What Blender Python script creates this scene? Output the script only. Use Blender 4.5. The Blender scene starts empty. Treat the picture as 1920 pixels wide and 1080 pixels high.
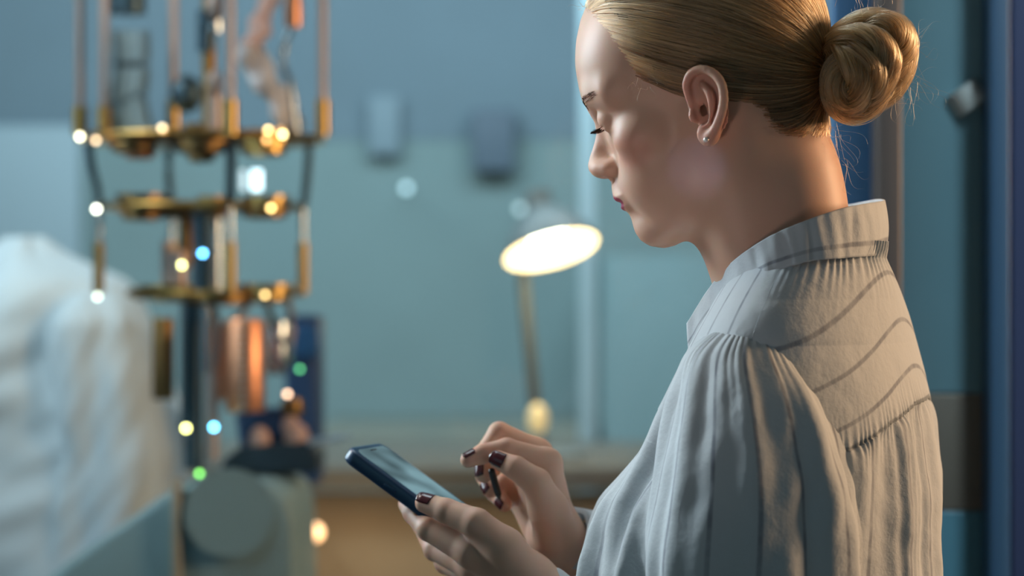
import bpy, bmesh, math, random
import numpy as np
from mathutils import Vector, Matrix
random.seed(7); rng = np.random.default_rng(7)
S = bpy.context.scene
COL = S.collection

# ------------------------------------------------------------------ camera, world, light, exposure
CAM_Z = 1.45
PX = 36.0 / 85.0 / 1920.0                     # metres per pixel per metre of distance
cam_d = bpy.data.cameras.new('camera'); cam = bpy.data.objects.new('camera', cam_d); COL.objects.link(cam)
cam.location = (0, 0, CAM_Z); cam.rotation_euler = (math.pi/2, 0, 0)
cam_d.lens = 85; cam_d.sensor_width = 36
cam_d.dof.use_dof = True; cam_d.dof.focus_distance = 1.86; cam_d.dof.aperture_fstop = 3.8
cam_d.clip_start = 0.05
S.camera = cam
W = bpy.data.worlds.new('world'); S.world = W; W.use_nodes = True
W.node_tree.nodes['Background'].inputs[0].default_value = (0.24, 0.50, 0.66, 1)
W.node_tree.nodes['Background'].inputs[1].default_value = 0.15
vs = S.view_settings; vs.view_transform = 'Standard'; vs.look = 'None'; vs.gamma = 1; vs.exposure = 0.0
vs.use_curve_mapping = False

def area(name, loc, target, size, power, col, sizey=None, spread=math.pi):
    l = bpy.data.lights.new(name, 'AREA'); l.energy = power; l.color = col; l.size = size
    if sizey: l.shape = 'RECTANGLE'; l.size_y = sizey
    l.spread = spread
    o = bpy.data.objects.new(name, l); COL.objects.link(o); o.location = loc
    o.rotation_euler = (Vector(target) - Vector(loc)).to_track_quat('-Z', 'Y').to_euler()
    return o
area('cool_window_light', (-1.5, 2.95, 2.0), (0.12, 1.92, 1.42), 0.7, 46, (0.76, 0.91, 1.0), 1.0, math.radians(75))  # unseen area lamp, set for the cool rim on forehead and chest
area('warm_side_light', (2.2, 2.38, 1.95), (0.3, 1.9, 1.4), 0.5, 58, (1.0, 0.62, 0.35), 0.9)
area('face_light', (-0.45, 0.95, 1.02), (0.10, 1.85, 1.53), 0.2, 0.042, (1.0, 0.76, 0.70), spread=math.radians(22))  # unseen area lamp added to lift the face
area('cool_top_light', (-0.3, 2.6, 2.8), (0.15, 1.9, 1.5), 0.7, 9, (0.8, 0.93, 1.0))
area('cool_front_fill', (-1.9, -0.2, 2.0), (0.2, 1.9, 1.3), 1.6, 2.6, (0.42, 0.82, 0.95))
sp = bpy.data.lights.new('blue_glint_light', 'SPOT'); sp.energy = 13; sp.color = (0.38, 0.48, 1.0); sp.spot_size = math.radians(2.5); sp.spot_blend = 1.0; sp.shadow_soft_size = 0.004
spo = bpy.data.objects.new('blue_glint_light', sp); COL.objects.link(spo); spo.location = (-0.25, 0.6, 1.25)  # unseen spot added to cast the blue patch on the jaw
_t = Vector(((1312-960)*PX*1.83, 1.83, CAM_Z-(312-540)*PX*1.83)); spo.rotation_euler = (_t-spo.location).to_track_quat('-Z', 'Y').to_euler()
area('coat_light', (-1.7, 3.1, 2.6), (-0.75, 4.1, 1.25), 0.6, 3.2, (0.75, 0.92, 1.0), spread=math.radians(80))  # unseen area lamp added to brighten the white coat
area('back_room_light', (-0.3, 5.0, 2.9), (-0.3, 6.6, 1.3), 2.6, 90, (0.74, 0.90, 0.97), 1.0)
area('door_light', (1.1, 1.5, 2.9), (1.15, 2.65, 1.5), 0.4, 9, (0.75, 0.92, 1.0), spread=math.radians(70))  # unseen area lamp added to brighten the door
area('fridge_light', (-1.3, 2.7, 2.6), (-0.45, 3.5, 1.5), 0.5, 24, (1.0, 0.9, 0.78))

# ------------------------------------------------------------------ helpers
def at(px, py, Y):
    return np.array([(px-960)*PX*Y, Y, CAM_Z-(py-540)*PX*Y])
def tag(o, label=None, cat=None, group=None, kind=None):
    if label: o['label'] = label
    if cat: o['category'] = cat
    if group: o['group'] = group
    if kind: o['kind'] = kind
    return o
def empty(name, loc, label, cat, group=None):
    o = bpy.data.objects.new(name, None); COL.objects.link(o); o.location = loc
    o.empty_display_size = 0.05
    return tag(o, label, cat, group)
def link(name, me, mat, parent=None, label=None):
    o = bpy.data.objects.new(name, me); COL.objects.link(o)
    if mat is not None: me.materials.append(mat)
    if parent is not None:
        o.parent = parent
        bpy.context.view_layer.update()
        o.matrix_parent_inverse = parent.matrix_world.inverted()
    if label: o['label'] = label
    return o
def mesh(name, V, F, mat, parent=None, smooth=True, label=None, attrs=None):
    me = bpy.data.meshes.new(name)
    V = np.asarray(V, dtype=np.float32)
    if isinstance(F, np.ndarray):
        n, k = F.shape
        me.vertices.add(len(V)); me.vertices.foreach_set('co', V.ravel())
        me.loops.add(n*k); me.loops.foreach_set('vertex_index', F.ravel().astype(np.int32))
        me.polygons.add(n); me.polygons.foreach_set('loop_start', (np.arange(n)*k).astype(np.int32))
        me.update(calc_edges=True); me.validate()
    else:
        me.from_pydata([tuple(map(float, v)) for v in V], [], F); me.update()
    if smooth: me.polygons.foreach_set('use_smooth', [True]*len(me.polygons))
    for k_, a_ in (attrs or {}).items():
        at_ = me.attributes.new(k_, 'FLOAT', 'POINT'); at_.data.foreach_set('value', np.asarray(a_, dtype=np.float32))
    return link(name, me, mat, parent, label)
class MB:
    """collects shapes into one mesh"""
    def __init__(s): s.bm = bmesh.new()
    def box(s, c, d, rot=None, bevel=0.0):
        r = bmesh.ops.create_cube(s.bm, size=1)['verts']
        M = Matrix.Translation(c) @ (rot.to_4x4() if rot else Matrix.Identity(4)) @ Matrix.Diagonal((*d, 1))
        bmesh.ops.transform(s.bm, matrix=M, verts=r)
        if bevel:
            es = list({e for v in r for e in v.link_edges})
            bmesh.ops.bevel(s.bm, geom=es, offset=bevel, segments=3, affect='EDGES', profile=0.5)
        return s
    def cyl(s, a, b, r1, r2=None, n=24):
        a = Vector(a); b = Vector(b); r2 = r1 if r2 is None else r2
        d = b-a; q = d.to_track_quat('Z', 'Y')
        M = Matrix.Translation((a+b)/2) @ q.to_matrix().to_4x4()
        bmesh.ops.create_cone(s.bm, cap_ends=True, segments=n, radius1=r1, radius2=r2, depth=d.length, matrix=M)
        return s
    def sph(s, c, r, n=20, sc=(1, 1, 1)):
        bmesh.ops.create_uvsphere(s.bm, u_segments=n, v_segments=n//2, radius=r, matrix=Matrix.Translation(c) @ Matrix.Diagonal((*sc, 1)))
        return s
    def lathe(s, c, prof, n=48, axis=None):
        vs_ = []
        M = Matrix.Translation(c) @ (axis.to_matrix().to_4x4() if axis else Matrix.Identity(4))
        for (r, z) in prof:
            vs_.append([s.bm.verts.new(M @ Vector((r*math.cos(2*math.pi*i/n), r*math.sin(2*math.pi*i/n), z))) for i in range(n)])
        for j in range(len(prof)-1):
            for i in range(n):
                s.bm.faces.new((vs_[j][i], vs_[j][(i+1) % n], vs_[j+1][(i+1) % n], vs_[j+1][i]))
        return s
    def tube(s, pts, r, n=10, taper=None):
        P = [Vector(p) for p in pts]; rings = []
        for i, p in enumerate(P):
            d = (P[min(i+1, len(P)-1)] - P[max(i-1, 0)]).normalized()
            q = d.to_track_quat('Z', 'Y'); rr = r if taper is None else taper[i]
            rings.append([s.bm.verts.new(p + q @ Vector((rr*math.cos(2*math.pi*k/n), rr*math.sin(2*math.pi*k/n), 0))) for k in range(n)])
        for j in range(len(P)-1):
            for k in range(n):
                s.bm.faces.new((rings[j][k], rings[j][(k+1) % n], rings[j+1][(k+1) % n], rings[j+1][k]))
        s.bm.faces.new(rings[0][::-1]); s.bm.faces.new(rings[-1]); return s
    def build(s, name, mat, parent=None, label=None, smooth=True):
        me = bpy.data.meshes.new(name)
        bmesh.ops.recalc_face_normals(s.bm, faces=s.bm.faces); s.bm.to_mesh(me); s.bm.free()
        if smooth:
            me.polygons.foreach_set('use_smooth', [True]*len(me.polygons))
            try: me.set_sharp_from_angle(angle=math.radians(35))
            except Exception: pass
        return link(name, me, mat, parent, label)
def spline(P, n):
    """Catmull-Rom through points"""
    P = np.asarray(P, float); m = len(P); out = []
    t = np.linspace(0, m-1, n)
    Q = np.vstack([2*P[0]-P[1], P, 2*P[-1]-P[-2]])
    for x in t:
        i = min(int(x), m-2); f = x-i; p0, p1, p2, p3 = Q[i:i+4]
        out.append(0.5*((2*p1)+(-p0+p2)*f+(2*p0-5*p1+4*p2-p3)*f*f+(-p0+3*p1-3*p2+p3)*f**3))
    return np.array(out)

# ------------------------------------------------------------------ materials
def mat(name, col, rough=0.5, metal=0.0, emit=None, es=0.0, noise=None, trans=0.0, bump=None, sss=0.0, sheen=0.0, coat=0.0, spec=None):
    m = bpy.data.materials.new(name); m.use_nodes = True; nt = m.node_tree; b = nt.nodes['Principled BSDF']
    b.inputs['Base Color'].default_value = (*col, 1); b.inputs['Roughness'].default_value = rough; b.inputs['Metallic'].default_value = metal
    if emit: b.inputs['Emission Color'].default_value = (*emit, 1); b.inputs['Emission Strength'].default_value = es
    if trans: b.inputs['Transmission Weight'].default_value = trans
    if sss:
        b.inputs['Subsurface Weight'].default_value = sss; b.inputs['Subsurface Radius'].default_value = (1.0, 0.35, 0.18); b.inputs['Subsurface Scale'].default_value = 0.006
    if sheen: b.inputs['Sheen Weight'].default_value = sheen
    if coat: b.inputs['Coat Weight'].default_value = coat
    if spec is not None: b.inputs['Specular IOR Level'].default_value = spec
    tc = nt.nodes.new('ShaderNodeTexCoord')
    if noise:
        sc, amt = noise
        n = nt.nodes.new('ShaderNodeTexNoise'); n.inputs['Scale'].default_value = sc; n.inputs['Detail'].default_value = 5
        nt.links.new(tc.outputs['Object'], n.inputs['Vector'])
        r = nt.nodes.new('ShaderNodeMix'); r.data_type = 'RGBA'
        r.inputs['A'].default_value = (*[c*(1-amt) for c in col], 1); r.inputs['B'].default_value = (*[min(1, c*(1+amt)) for c in col], 1)
        nt.links.new(n.outputs['Fac'], r.inputs['Factor']); nt.links.new(r.outputs['Result'], b.inputs['Base Color'])
    if bump:
        sc, st = bump
        n = nt.nodes.new('ShaderNodeTexNoise'); n.inputs['Scale'].default_value = sc; n.inputs['Detail'].default_value = 3
        nt.links.new(tc.outputs['Object'], n.inputs['Vector'])
        bp = nt.nodes.new('ShaderNodeBump'); bp.inputs['Strength'].default_value = st; bp.inputs['Distance'].default_value = 0.001
        nt.links.new(n.outputs['Fac'], bp.inputs['Height']); nt.links.new(bp.outputs['Normal'], b.inputs['Normal'])
    return m
def skin_mat():
    m = mat('skin', (0.62, 0.36, 0.25), 0.48, sss=0.35, spec=0.35)
    nt = m.node_tree; b = nt.nodes['Principled BSDF']; tc = nt.nodes['Texture Coordinate']
    n = nt.nodes.new('ShaderNodeTexNoise'); n.inputs['Scale'].default_value = 22; n.inputs['Detail'].default_value = 4
    nt.links.new(tc.outputs['Object'], n.inputs['Vector'])
    a = nt.nodes.new('ShaderNodeMix'); a.data_type = 'RGBA'; a.inputs['A'].default_value = (0.60, 0.36, 0.26, 1); a.inputs['B'].default_value = (0.68, 0.43, 0.31, 1)
    nt.links.new(n.outputs['Fac'], a.inputs['Factor'])
    at1 = nt.nodes.new('ShaderNodeAttribute'); at1.attribute_name = 'lip'
    c = nt.nodes.new('ShaderNodeMix'); c.data_type = 'RGBA'; c.inputs['B'].default_value = (0.36, 0.06, 0.10, 1)
    nt.links.new(at1.outputs['Fac'], c.inputs['Factor']); nt.links.new(a.outputs['Result'], c.inputs['A'])
    at2 = nt.nodes.new('ShaderNodeAttribute'); at2.attribute_name = 'flush'
    d = nt.nodes.new('ShaderNodeMix'); d.data_type = 'RGBA'; d.inputs['B'].default_value = (0.62, 0.24, 0.18, 1)
    nt.links.new(at2.outputs['Fac'], d.inputs['Factor']); nt.links.new(c.outputs['Result'], d.inputs['A'])
    nt.links.new(d.outputs['Result'], b.inputs['Base Color'])
    n2 = nt.nodes.new('ShaderNodeTexNoise'); n2.inputs['Scale'].default_value = 900; n2.inputs['Detail'].default_value = 2
    nt.links.new(tc.outputs['Object'], n2.inputs['Vector'])
    bp = nt.nodes.new('ShaderNodeBump'); bp.inputs['Strength'].default_value = 0.12; bp.inputs['Distance'].default_value = 0.0005
    nt.links.new(n2.outputs['Fac'], bp.inputs['Height']); nt.links.new(bp.outputs['Normal'], b.inputs['Normal'])
    return m
def cloth_mat(name, base, line, width=0.10):
    """woven cotton; thin dark stripes run where the attribute 's' passes whole numbers"""
    m = mat(name, base, 0.85, sheen=0.15, spec=0.2); nt = m.node_tree; b = nt.nodes['Principled BSDF']; tc = nt.nodes['Texture Coordinate']
    a = nt.nodes.new('ShaderNodeAttribute'); a.attribute_name = 's'
    f = nt.nodes.new('ShaderNodeMath'); f.operation = 'FRACT'; nt.links.new(a.outputs['Fac'], f.inputs[0])
    s = nt.nodes.new('ShaderNodeMath'); s.operation = 'SUBTRACT'; s.inputs[1].default_value = 0.5; nt.links.new(f.outputs[0], s.inputs[0])
    ab = nt.nodes.new('ShaderNodeMath'); ab.operation = 'ABSOLUTE'; nt.links.new(s.outputs[0], ab.inputs[0])
    mr = nt.nodes.new('ShaderNodeMapRange'); mr.interpolation_type = 'SMOOTHSTEP'
    mr.inputs['From Min'].default_value = width*0.35; mr.inputs['From Max'].default_value = width; mr.inputs['To Min'].default_value = 0.75; mr.inputs['To Max'].default_value = 0
    nt.links.new(ab.outputs[0], mr.inputs['Value'])
    n = nt.nodes.new('ShaderNodeTexNoise'); n.inputs['Scale'].default_value = 60; nt.links.new(tc.outputs['Object'], n.inputs['Vector'])
    mu = nt.nodes.new('ShaderNodeMath'); mu.operation = 'MULTIPLY'; nt.links.new(mr.outputs[0], mu.inputs[0])
    mr2 = nt.nodes.new('ShaderNodeMapRange'); mr2.inputs['From Min'].default_value = 0.3; mr2.inputs['From Max'].default_value = 0.6; mr2.inputs['To Min'].default_value = 0.5
    nt.links.new(n.outputs['Fac'], mr2.inputs['Value']); nt.links.new(mr2.outputs[0], mu.inputs[1])
    mx = nt.nodes.new('ShaderNodeMix'); mx.data_type = 'RGBA'; mx.inputs['A'].default_value = (*base, 1); mx.inputs['B'].default_value = (*line, 1)
    nt.links.new(mu.outputs[0], mx.inputs['Factor']); nt.links.new(mx.outputs['Result'], b.inputs['Base Color'])
    n2 = nt.nodes.new('ShaderNodeTexNoise'); n2.inputs['Scale'].default_value = 45; n2.inputs['Detail'].default_value = 6; n2.inputs['Roughness'].default_value = 0.6
    nt.links.new(tc.outputs['Object'], n2.inputs['Vector'])
    bp = nt.nodes.new('ShaderNodeBump'); bp.inputs['Strength'].default_value = 0.5; bp.inputs['Distance'].default_value = 0.004
    nt.links.new(n2.outputs['Fac'], bp.inputs['Height']); nt.links.new(bp.outputs['Normal'], b.inputs['Normal'])
    # thin cloth lets some light through
    tr = nt.nodes.new('ShaderNodeBsdfTranslucent'); tr.inputs['Color'].default_value = (*[c*0.8 for c in base], 1)
    ms = nt.nodes.new('ShaderNodeMixShader'); ms.inputs[0].default_value = 0.12
    out = nt.nodes['Material Output']; nt.links.new(b.outputs[0], ms.inputs[1]); nt.links.new(tr.outputs[0], ms.inputs[2]); nt.links.new(ms.outputs[0], out.inputs['Surface'])
    return m
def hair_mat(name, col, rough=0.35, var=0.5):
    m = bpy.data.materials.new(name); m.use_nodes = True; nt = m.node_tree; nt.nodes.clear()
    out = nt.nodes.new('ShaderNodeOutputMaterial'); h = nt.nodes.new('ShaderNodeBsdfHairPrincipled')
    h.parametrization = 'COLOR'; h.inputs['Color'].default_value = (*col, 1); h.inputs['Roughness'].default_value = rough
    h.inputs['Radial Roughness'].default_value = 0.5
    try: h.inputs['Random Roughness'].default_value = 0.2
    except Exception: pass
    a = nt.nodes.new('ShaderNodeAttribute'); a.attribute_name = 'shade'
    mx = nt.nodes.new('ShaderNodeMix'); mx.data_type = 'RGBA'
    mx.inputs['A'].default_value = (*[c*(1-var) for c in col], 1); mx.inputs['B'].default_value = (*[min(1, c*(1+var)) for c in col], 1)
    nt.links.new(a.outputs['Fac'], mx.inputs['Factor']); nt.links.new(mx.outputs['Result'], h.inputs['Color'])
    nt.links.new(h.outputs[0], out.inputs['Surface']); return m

# ------------------------------------------------------------------ implicit surfaces
def smin(a, b, k):
    h = np.maximum(k-np.abs(a-b), 0)/k
    return np.minimum(a, b) - h*h*k*0.25
def smax(a, b, k): return -smin(-a, -b, k)
def ell(P, c, r, rot=None):
    q = [P[i]-c[i] for i in range(3)]
    if rot is not None:      # rotation in the x-z plane
        cs, sn = math.cos(rot), math.sin(rot); q = [cs*q[0]+sn*q[2], q[1], -sn*q[0]+cs*q[2]]
    k0 = np.sqrt(sum((q[i]/r[i])**2 for i in range(3)))+1e-9
    k1 = np.sqrt(sum((q[i]/r[i]**2)**2 for i in range(3)))+1e-9
    return k0*(k0-1)/k1
def cap(P, a, b, ra, rb):
    a = np.asarray(a, float); b = np.asarray(b, float); d = b-a; L = float(d@d)+1e-12
    t = np.clip(((P[0]-a[0])*d[0]+(P[1]-a[1])*d[1]+(P[2]-a[2])*d[2])/L, 0, 1)
    return np.sqrt((P[0]-a[0]-t*d[0])**2+(P[1]-a[1]-t*d[1])**2+(P[2]-a[2]-t*d[2])**2) - (ra+(rb-ra)*t)
def chain(P, pts, rad, k):
    d = None
    for i in range(len(pts)-1):
        e = cap(P, pts[i], pts[i+1], rad[i], rad[i+1]); d = e if d is None else smin(d, e, k)
    return d
def surface_nets(fn, lo, hi, h):
    ax = [np.arange(lo[i], hi[i]+h, h, dtype=np.float32) for i in range(3)]
    nx, ny, nz = map(len, ax); G = np.empty((nx, ny, nz), np.float32)
    Yg, Zg = np.meshgrid(ax[1], ax[2], indexing='ij')
    for i0 in range(0, nx, 16):
        xs = ax[0][i0:i0+16]; n = len(xs)
        X = np.broadcast_to(xs[:, None, None], (n, ny, nz)); Y = np.broadcast_to(Yg, (n, ny, nz)); Z = np.broadcast_to(Zg, (n, ny, nz))
        G[i0:i0+n] = fn((X, Y, Z))
    G[G == 0] = 1e-6
    ins = G < 0
    c = np.zeros((nx-1, ny-1, nz-1), np.int8)
    for a in (0, 1):
        for b in (0, 1):
            for d in (0, 1): c += ins[a:nx-1+a, b:ny-1+b, d:nz-1+d]
    act = (c > 0) & (c < 8)
    idx = np.full(act.shape, -1, np.int64); cells = np.argwhere(act); idx[act] = np.arange(len(cells))
    acc = np.zeros((len(cells), 3)); cnt = np.zeros(len(cells))
    corners = [(a, b, d) for a in (0, 1) for b in (0, 1) for d in (0, 1)]
    for A in corners:
        for axn in range(3):
            if A[axn] == 1: continue
            B = list(A); B[axn] = 1
            g0 = G[cells[:, 0]+A[0], cells[:, 1]+A[1], cells[:, 2]+A[2]]; g1 = G[cells[:, 0]+B[0], cells[:, 1]+B[1], cells[:, 2]+B[2]]
            m = (g0 < 0) != (g1 < 0); t = g0/np.where(m, g0-g1, 1)
            p = np.tile(np.array(A, float), (len(cells), 1)); p[:, axn] = t
            acc[m] += p[m]; cnt[m] += 1
    V = np.array(lo)+(cells+acc/cnt[:, None])*h
    F = []
    for axn in range(3):
        o1, o2 = (axn+1) % 3, (axn+2) % 3
        sl0 = [slice(None)]*3; sl1 = [slice(None)]*3; sl0[axn] = slice(0, -1); sl1[axn] = slice(1, None)
        a_, b_ = ins[tuple(sl0)], ins[tuple(sl1)]
        E = np.argwhere(a_ != b_); E = E[(E[:, o1] > 0) & (E[:, o2] > 0)]
        E = E[(E[:, o1] < G.shape[o1]-1) & (E[:, o2] < G.shape[o2]-1)]
        flip = a_[E[:, 0], E[:, 1], E[:, 2]]
        def I(d1, d2):
            q = E.copy(); q[:, o1] -= d1; q[:, o2] -= d2; return idx[q[:, 0], q[:, 1], q[:, 2]]
        q = np.stack([I(1, 1), I(0, 1), I(0, 0), I(1, 0)], 1)
        q[~flip] = q[~flip][:, ::-1]; F.append(q)
    F = np.concatenate(F); F = F[(F >= 0).all(1)]
    return V, F

# ------------------------------------------------------------------ the room
wall_m = mat('wall_paint', (0.22, 0.315, 0.325), 0.8, noise=(3, 0.12), bump=(40, 0.1))
def struct(name, c, d, m, bevel=0.0):
    o = MB().box(c, d, bevel=bevel).build(name, m); tag(o, kind='structure'); return o
struct('floor', (0, 2.8, -0.05), (9, 10, 0.1), mat('floor_vinyl', (0.16, 0.19, 0.20), 0.45, noise=(2, 0.15)))
struct('ceiling', (0, 2.8, 3.05), (9, 10, 0.1), mat('ceiling_paint', (0.35, 0.42, 0.46), 0.8, noise=(4, 0.05)))
struct('wall_back', (0, 6.85, 1.5), (9, 0.1, 3.0), wall_m)
struct('wall_left', (-4.45, 2.8, 1.5), (0.1, 8.2, 3.0), wall_m)
struct('wall_right', (4.45, 2.8, 1.5), (0.1, 8.2, 3.0), wall_m)
def atY(px, Y): return (px-960)*PX*Y
def zY(py, Y): return CAM_Z-(py-540)*PX*Y
def slab(name, x0, x1, y0, y1, Y, t, m, bevel=0.004):
    """box seen between pixel columns x0..x1 and rows y0..y1, front face at distance Y"""
    X0, X1, Z1, Z0 = atY(x0, Y), atY(x1, Y), zY(y0, Y), zY(y1, Y)
    return MB().box(((X0+X1)/2, Y+t/2, (Z0+Z1)/2), (X1-X0, t, Z1-Z0), bevel=bevel).build(name, m)

# ------------------------------------------------------------------ the woman: head
SKIN = skin_mat()
TILT, YAW = math.radians(21), math.radians(14)
HF = np.array([-math.cos(YAW)*math.cos(TILT), math.sin(YAW)*math.cos(TILT), -math.sin(TILT)])
HL = np.array([-math.sin(YAW), -math.cos(YAW), 0.0])
HU = np.cross(HF, HL)
HM = np.stack([HF, HL, HU], 1)            # columns: forward, left, up
HO = at(1347, 200, 1.88); HS = 0.00102    # head millimetres to metres
def h2w(V): return np.asarray(V, float) @ HM.T * HS + HO
def w2h(V): return (np.asarray(V, float)-HO) @ HM / HS
def hp(px, py, yl):
    """head coordinates of the point seen at a pixel, on the plane a given distance left of the middle of the head"""
    C = w2h([0, 0, CAM_Z]); d = HM.T @ np.array([(px-960)*PX, 1, -(py-540)*PX])/HS
    t = (yl-C[1])/d[1]; return C+t*d
def hscreen(V):
    w = h2w(V); return np.stack([960+w[..., 0]/w[..., 1]/PX, 540-(w[..., 2]-CAM_Z)/w[..., 1]/PX], -1)

PROFILE = [(1250, -90), (1150, -40), (1104, 0), (1089, 40), (1084, 80), (1084, 130), (1089, 170), (1093, 192), (1103, 212), (1113, 232), (1114, 250),
           (1108, 272), (1101, 293), (1098, 310), (1101, 322), (1110, 330), (1124, 335), (1140, 337), (1145, 345), (1147, 358), (1153, 372), (1162, 378),
           (1172, 383), (1171, 390), (1176, 394), (1181, 402), (1186, 411), (1190, 424), (1196, 438), (1206, 452), (1222, 462), (1242, 466), (1264, 462), (1300, 447), (1340, 441), (1362, 462), (1388, 500), (1400, 700), (1900, 700), (1900, -400), (1400, -400)]
PROF2 = np.array([hp(a, b, 0)[[0, 2]] for a, b in PROFILE])         # cuts the front of the face
k_ = PROFILE.index((1264, 462))
PROF = np.array([hp(a, b, 0)[[0, 2]] for a, b in PROFILE[:k_+1]+[(1300, 440), (1320, 300), (1330, 100), (1320, -60)]])
def poly_sd(x, z, Pg):
    d = np.full(x.shape, 1e9, np.float32); s = np.ones(x.shape, np.float32); n = len(Pg)
    for i in range(n):
        a = Pg[i]; b = Pg[i-1]; ex, ez = b-a; wx = x-a[0]; wz = z-a[1]
        t = np.clip((wx*ex+wz*ez)/(ex*ex+ez*ez), 0, 1); d = np.minimum(d, (wx-ex*t)**2+(wz-ez*t)**2)
        c1 = z >= a[1]; c2 = z < b[1]; c3 = ex*wz > ez*wx
        s = np.where((c1 & c2 & c3) | (~c1 & ~c2 & ~c3), -s, s)
    return s*np.sqrt(d)
# half-width of the narrow middle ridge (brow, nose, lips, chin), by height
def ridge_w(x, z):
    zs = [-95, -84, -72, -60, -52, -46, -38, -31, -24, -17, -8, 2, 12, 24, 34, 46, 70, 100]
    ws = [6, 14, 17, 14, 12, 18, 21, 13, 9, 9, 8, 6, 6, 7, 12, 20, 26, 26]
    return np.interp(z, zs, ws)
def mir(P): return (P[0], np.abs(P[1]), P[2])
ear_c = None
def ear_pt(px, py, w): return hp(px, py, w)
def head_sdf(P):
    Q = mir(P)
    d = ell(P, (-3, 0, 48), (93, 73, 86))
    d = smin(d, ell(P, (42.5, 0, 50), (46, 61, 48)), 18)
    d = smin(d, ell(P, (40, 0, -2), (47, 57, 52)), 16)
    d = smin(d, ell(P, (34, 0, -38), (50, 50, 40)), 16)
    d = smin(d, ell(Q, (55, 43, -4), (22, 18, 17)), 12)
    d = smin(d, chain(Q, [(8, 51, -12), (18, 46, -46), (44, 33, -63), (74, 13, -71)], [12, 12, 12, 13], 12), 18)
    d = smin(d, ell(Q, (55, 27, -36), (30, 22, 27)), 14)
    d = smin(d, ell(P, (78, 0, -66), (15, 19, 15)), 10)
    d = smin(d, ell(P, (76, 0, -36), (20, 27, 20)), 10)           # muzzle
    # brow ridge
    d = smin(d, chain(Q, [(77, 12, 35), (78, 30, 38), (66, 48, 35)], [8, 8, 8], 8), 14)
    # eye socket
    d = smax(d, -ell(Q, (92, 29, 19), (15, 15, 10)), 8)
    # middle ridge
    sd = poly_sd(P[0], P[2], PROF)
    w = ridge_w(P[0], P[2])
    pl = smax(sd, Q[1]-w, np.interp(P[2], [20, 62], [12, 34]))+0.6
    d = smin(d, pl, 9)
    d = smax(d, poly_sd(P[0], P[2], PROF2), 3)
    # nose wings, nostrils
    d = smin(d, ell(Q, (91, 12, -14), (9.5, 5.5, 6.5)), 5)
    d = smin(d, ell(Q, (99, 5, -11), (9, 8, 7)), 5)
    d = smax(d, -ell(Q, (95, 7.5, -21), (6.5, 3.2, 5)), 2)
    # eyeball under lids
    d = smin(d, ell(Q, (73.5, 30, 19), (12.5, 14, 12.0)), 3)
    lid = ell(Q, (86, 30, 14.2), (6, 12, 0.7)); d = smax(d, -lid, 1.2)
    # lips
    d = smin(d, ell(Q, (87, 7, -37.5), (12, 14, 4.2)), 2)
    d = smin(d, ell(Q, (85, 5, -45.5), (12, 14, 4.8)), 2)
    d = smin(d, chain(Q, [(-16, 50, -18), (2, 44, -52), (18, 32, -95)], [13, 14, 14], 14), 22)
    # neck
    d = smin(d, chain(P, NECK, [51, 48, 46, 46, 48], 20), 30)
    d = smin(d, chain(P, THROAT, [26, 28, 30], 12), 18)
    # ears
    E = (Q[0], Q[1], Q[2])
    e = chain(E, HELIX, HR, 2.0)
    pl_ = earplate(E)
    e = smin(e, pl_, 3)
    e = smin(e, chain(E, ANTI, [2.5]*12, 2), 2)
    e = smin(e, ell(E, LOBE, (8, 3.4, 9)), 4)
    e = smin(e, ell(E, TRAGUS, (4, 3.2, 5)), 3)
    e = smax(e, -ell(E, CONCHA, (7.0, 9, 11), 0.2), 2.0)
    d = smin(d, e, 3.5)
    return d
_n = lambda px, py, y: hp(px, py, y)
NECK = [_n(1415, 250, 0), _n(1447, 340, 0), _n(1464, 420, 0), _n(1482, 520, 0), _n(1495, 600, 0)]
THROAT = [_n(1350, 375, 0), _n(1400, 460, 0), _n(1420, 560, 0)]
def hx(px, py, w): return hp(px, py, w)
HELIX = spline([hx(1299, 205, 74), hx(1291, 180, 77), hx(1287, 158, 79), hx(1296, 138, 82), hx(1315, 130, 85), hx(1338, 138, 88), hx(1353, 158, 90), hx(1357, 188, 90), hx(1351, 218, 87), hx(1341, 243, 84), hx(1329, 260, 81)], 24)
HR = list(np.interp(np.linspace(0, 1, 24), [0, .3, .8, 1], [2.0, 3.0, 3.1, 3.6]))
ANTI = spline([hx(1317, 158, 81), hx(1332, 180, 85), hx(1333, 208, 84), hx(1320, 232, 80)], 12)
LOBE = hx(1327, 252, 79); TRAGUS = hx(1301, 218, 76); CONCHA = hx(1312, 208, 83)
def earplate(E):
    c = hx(1326, 192, 77.5); q = [E[i]-c[i] for i in range(3)]
    # tilted thin ellipsoid: back edge stands further out
    sl = 0.36; yy = q[1]+q[0]*sl
    return ell((q[0], yy, q[2]), (0, 0, 0), (15, 2.2, 25))*0.9

def ear_region(V):
    e = ell((V[:, 0], np.abs(V[:, 1]), V[:, 2]), hx(1322, 195, 82), (22, 12, 32)); return np.clip(-e/4, 0, 1)
V, F = surface_nets(head_sdf, (-112, -98, -175), (122, 98, 142), 1.25)
lipm = np.clip(1-np.minimum(ell((V[:, 0], V[:, 1], V[:, 2]), (98, 0, -41), (14, 19, 8.5)), 4)/1.0, 0, 1)*(V[:, 0] > 70)
lipm = np.clip(-ell((V[:, 0], V[:, 1], V[:, 2]), (96, 0, -41.5), (16, 22, 9))/1.2, 0, 1)
flush = np.maximum(ear_region(V)*0.45, 0.35*np.clip(-ell((V[:, 0], np.abs(V[:, 1]), V[:, 2]), (68, 50, -12), (26, 26, 20))/10, 0, 1))
headV, headF, headL, headFl = h2w(V), F, lipm, flush
HEAD_N = len(V)

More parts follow.
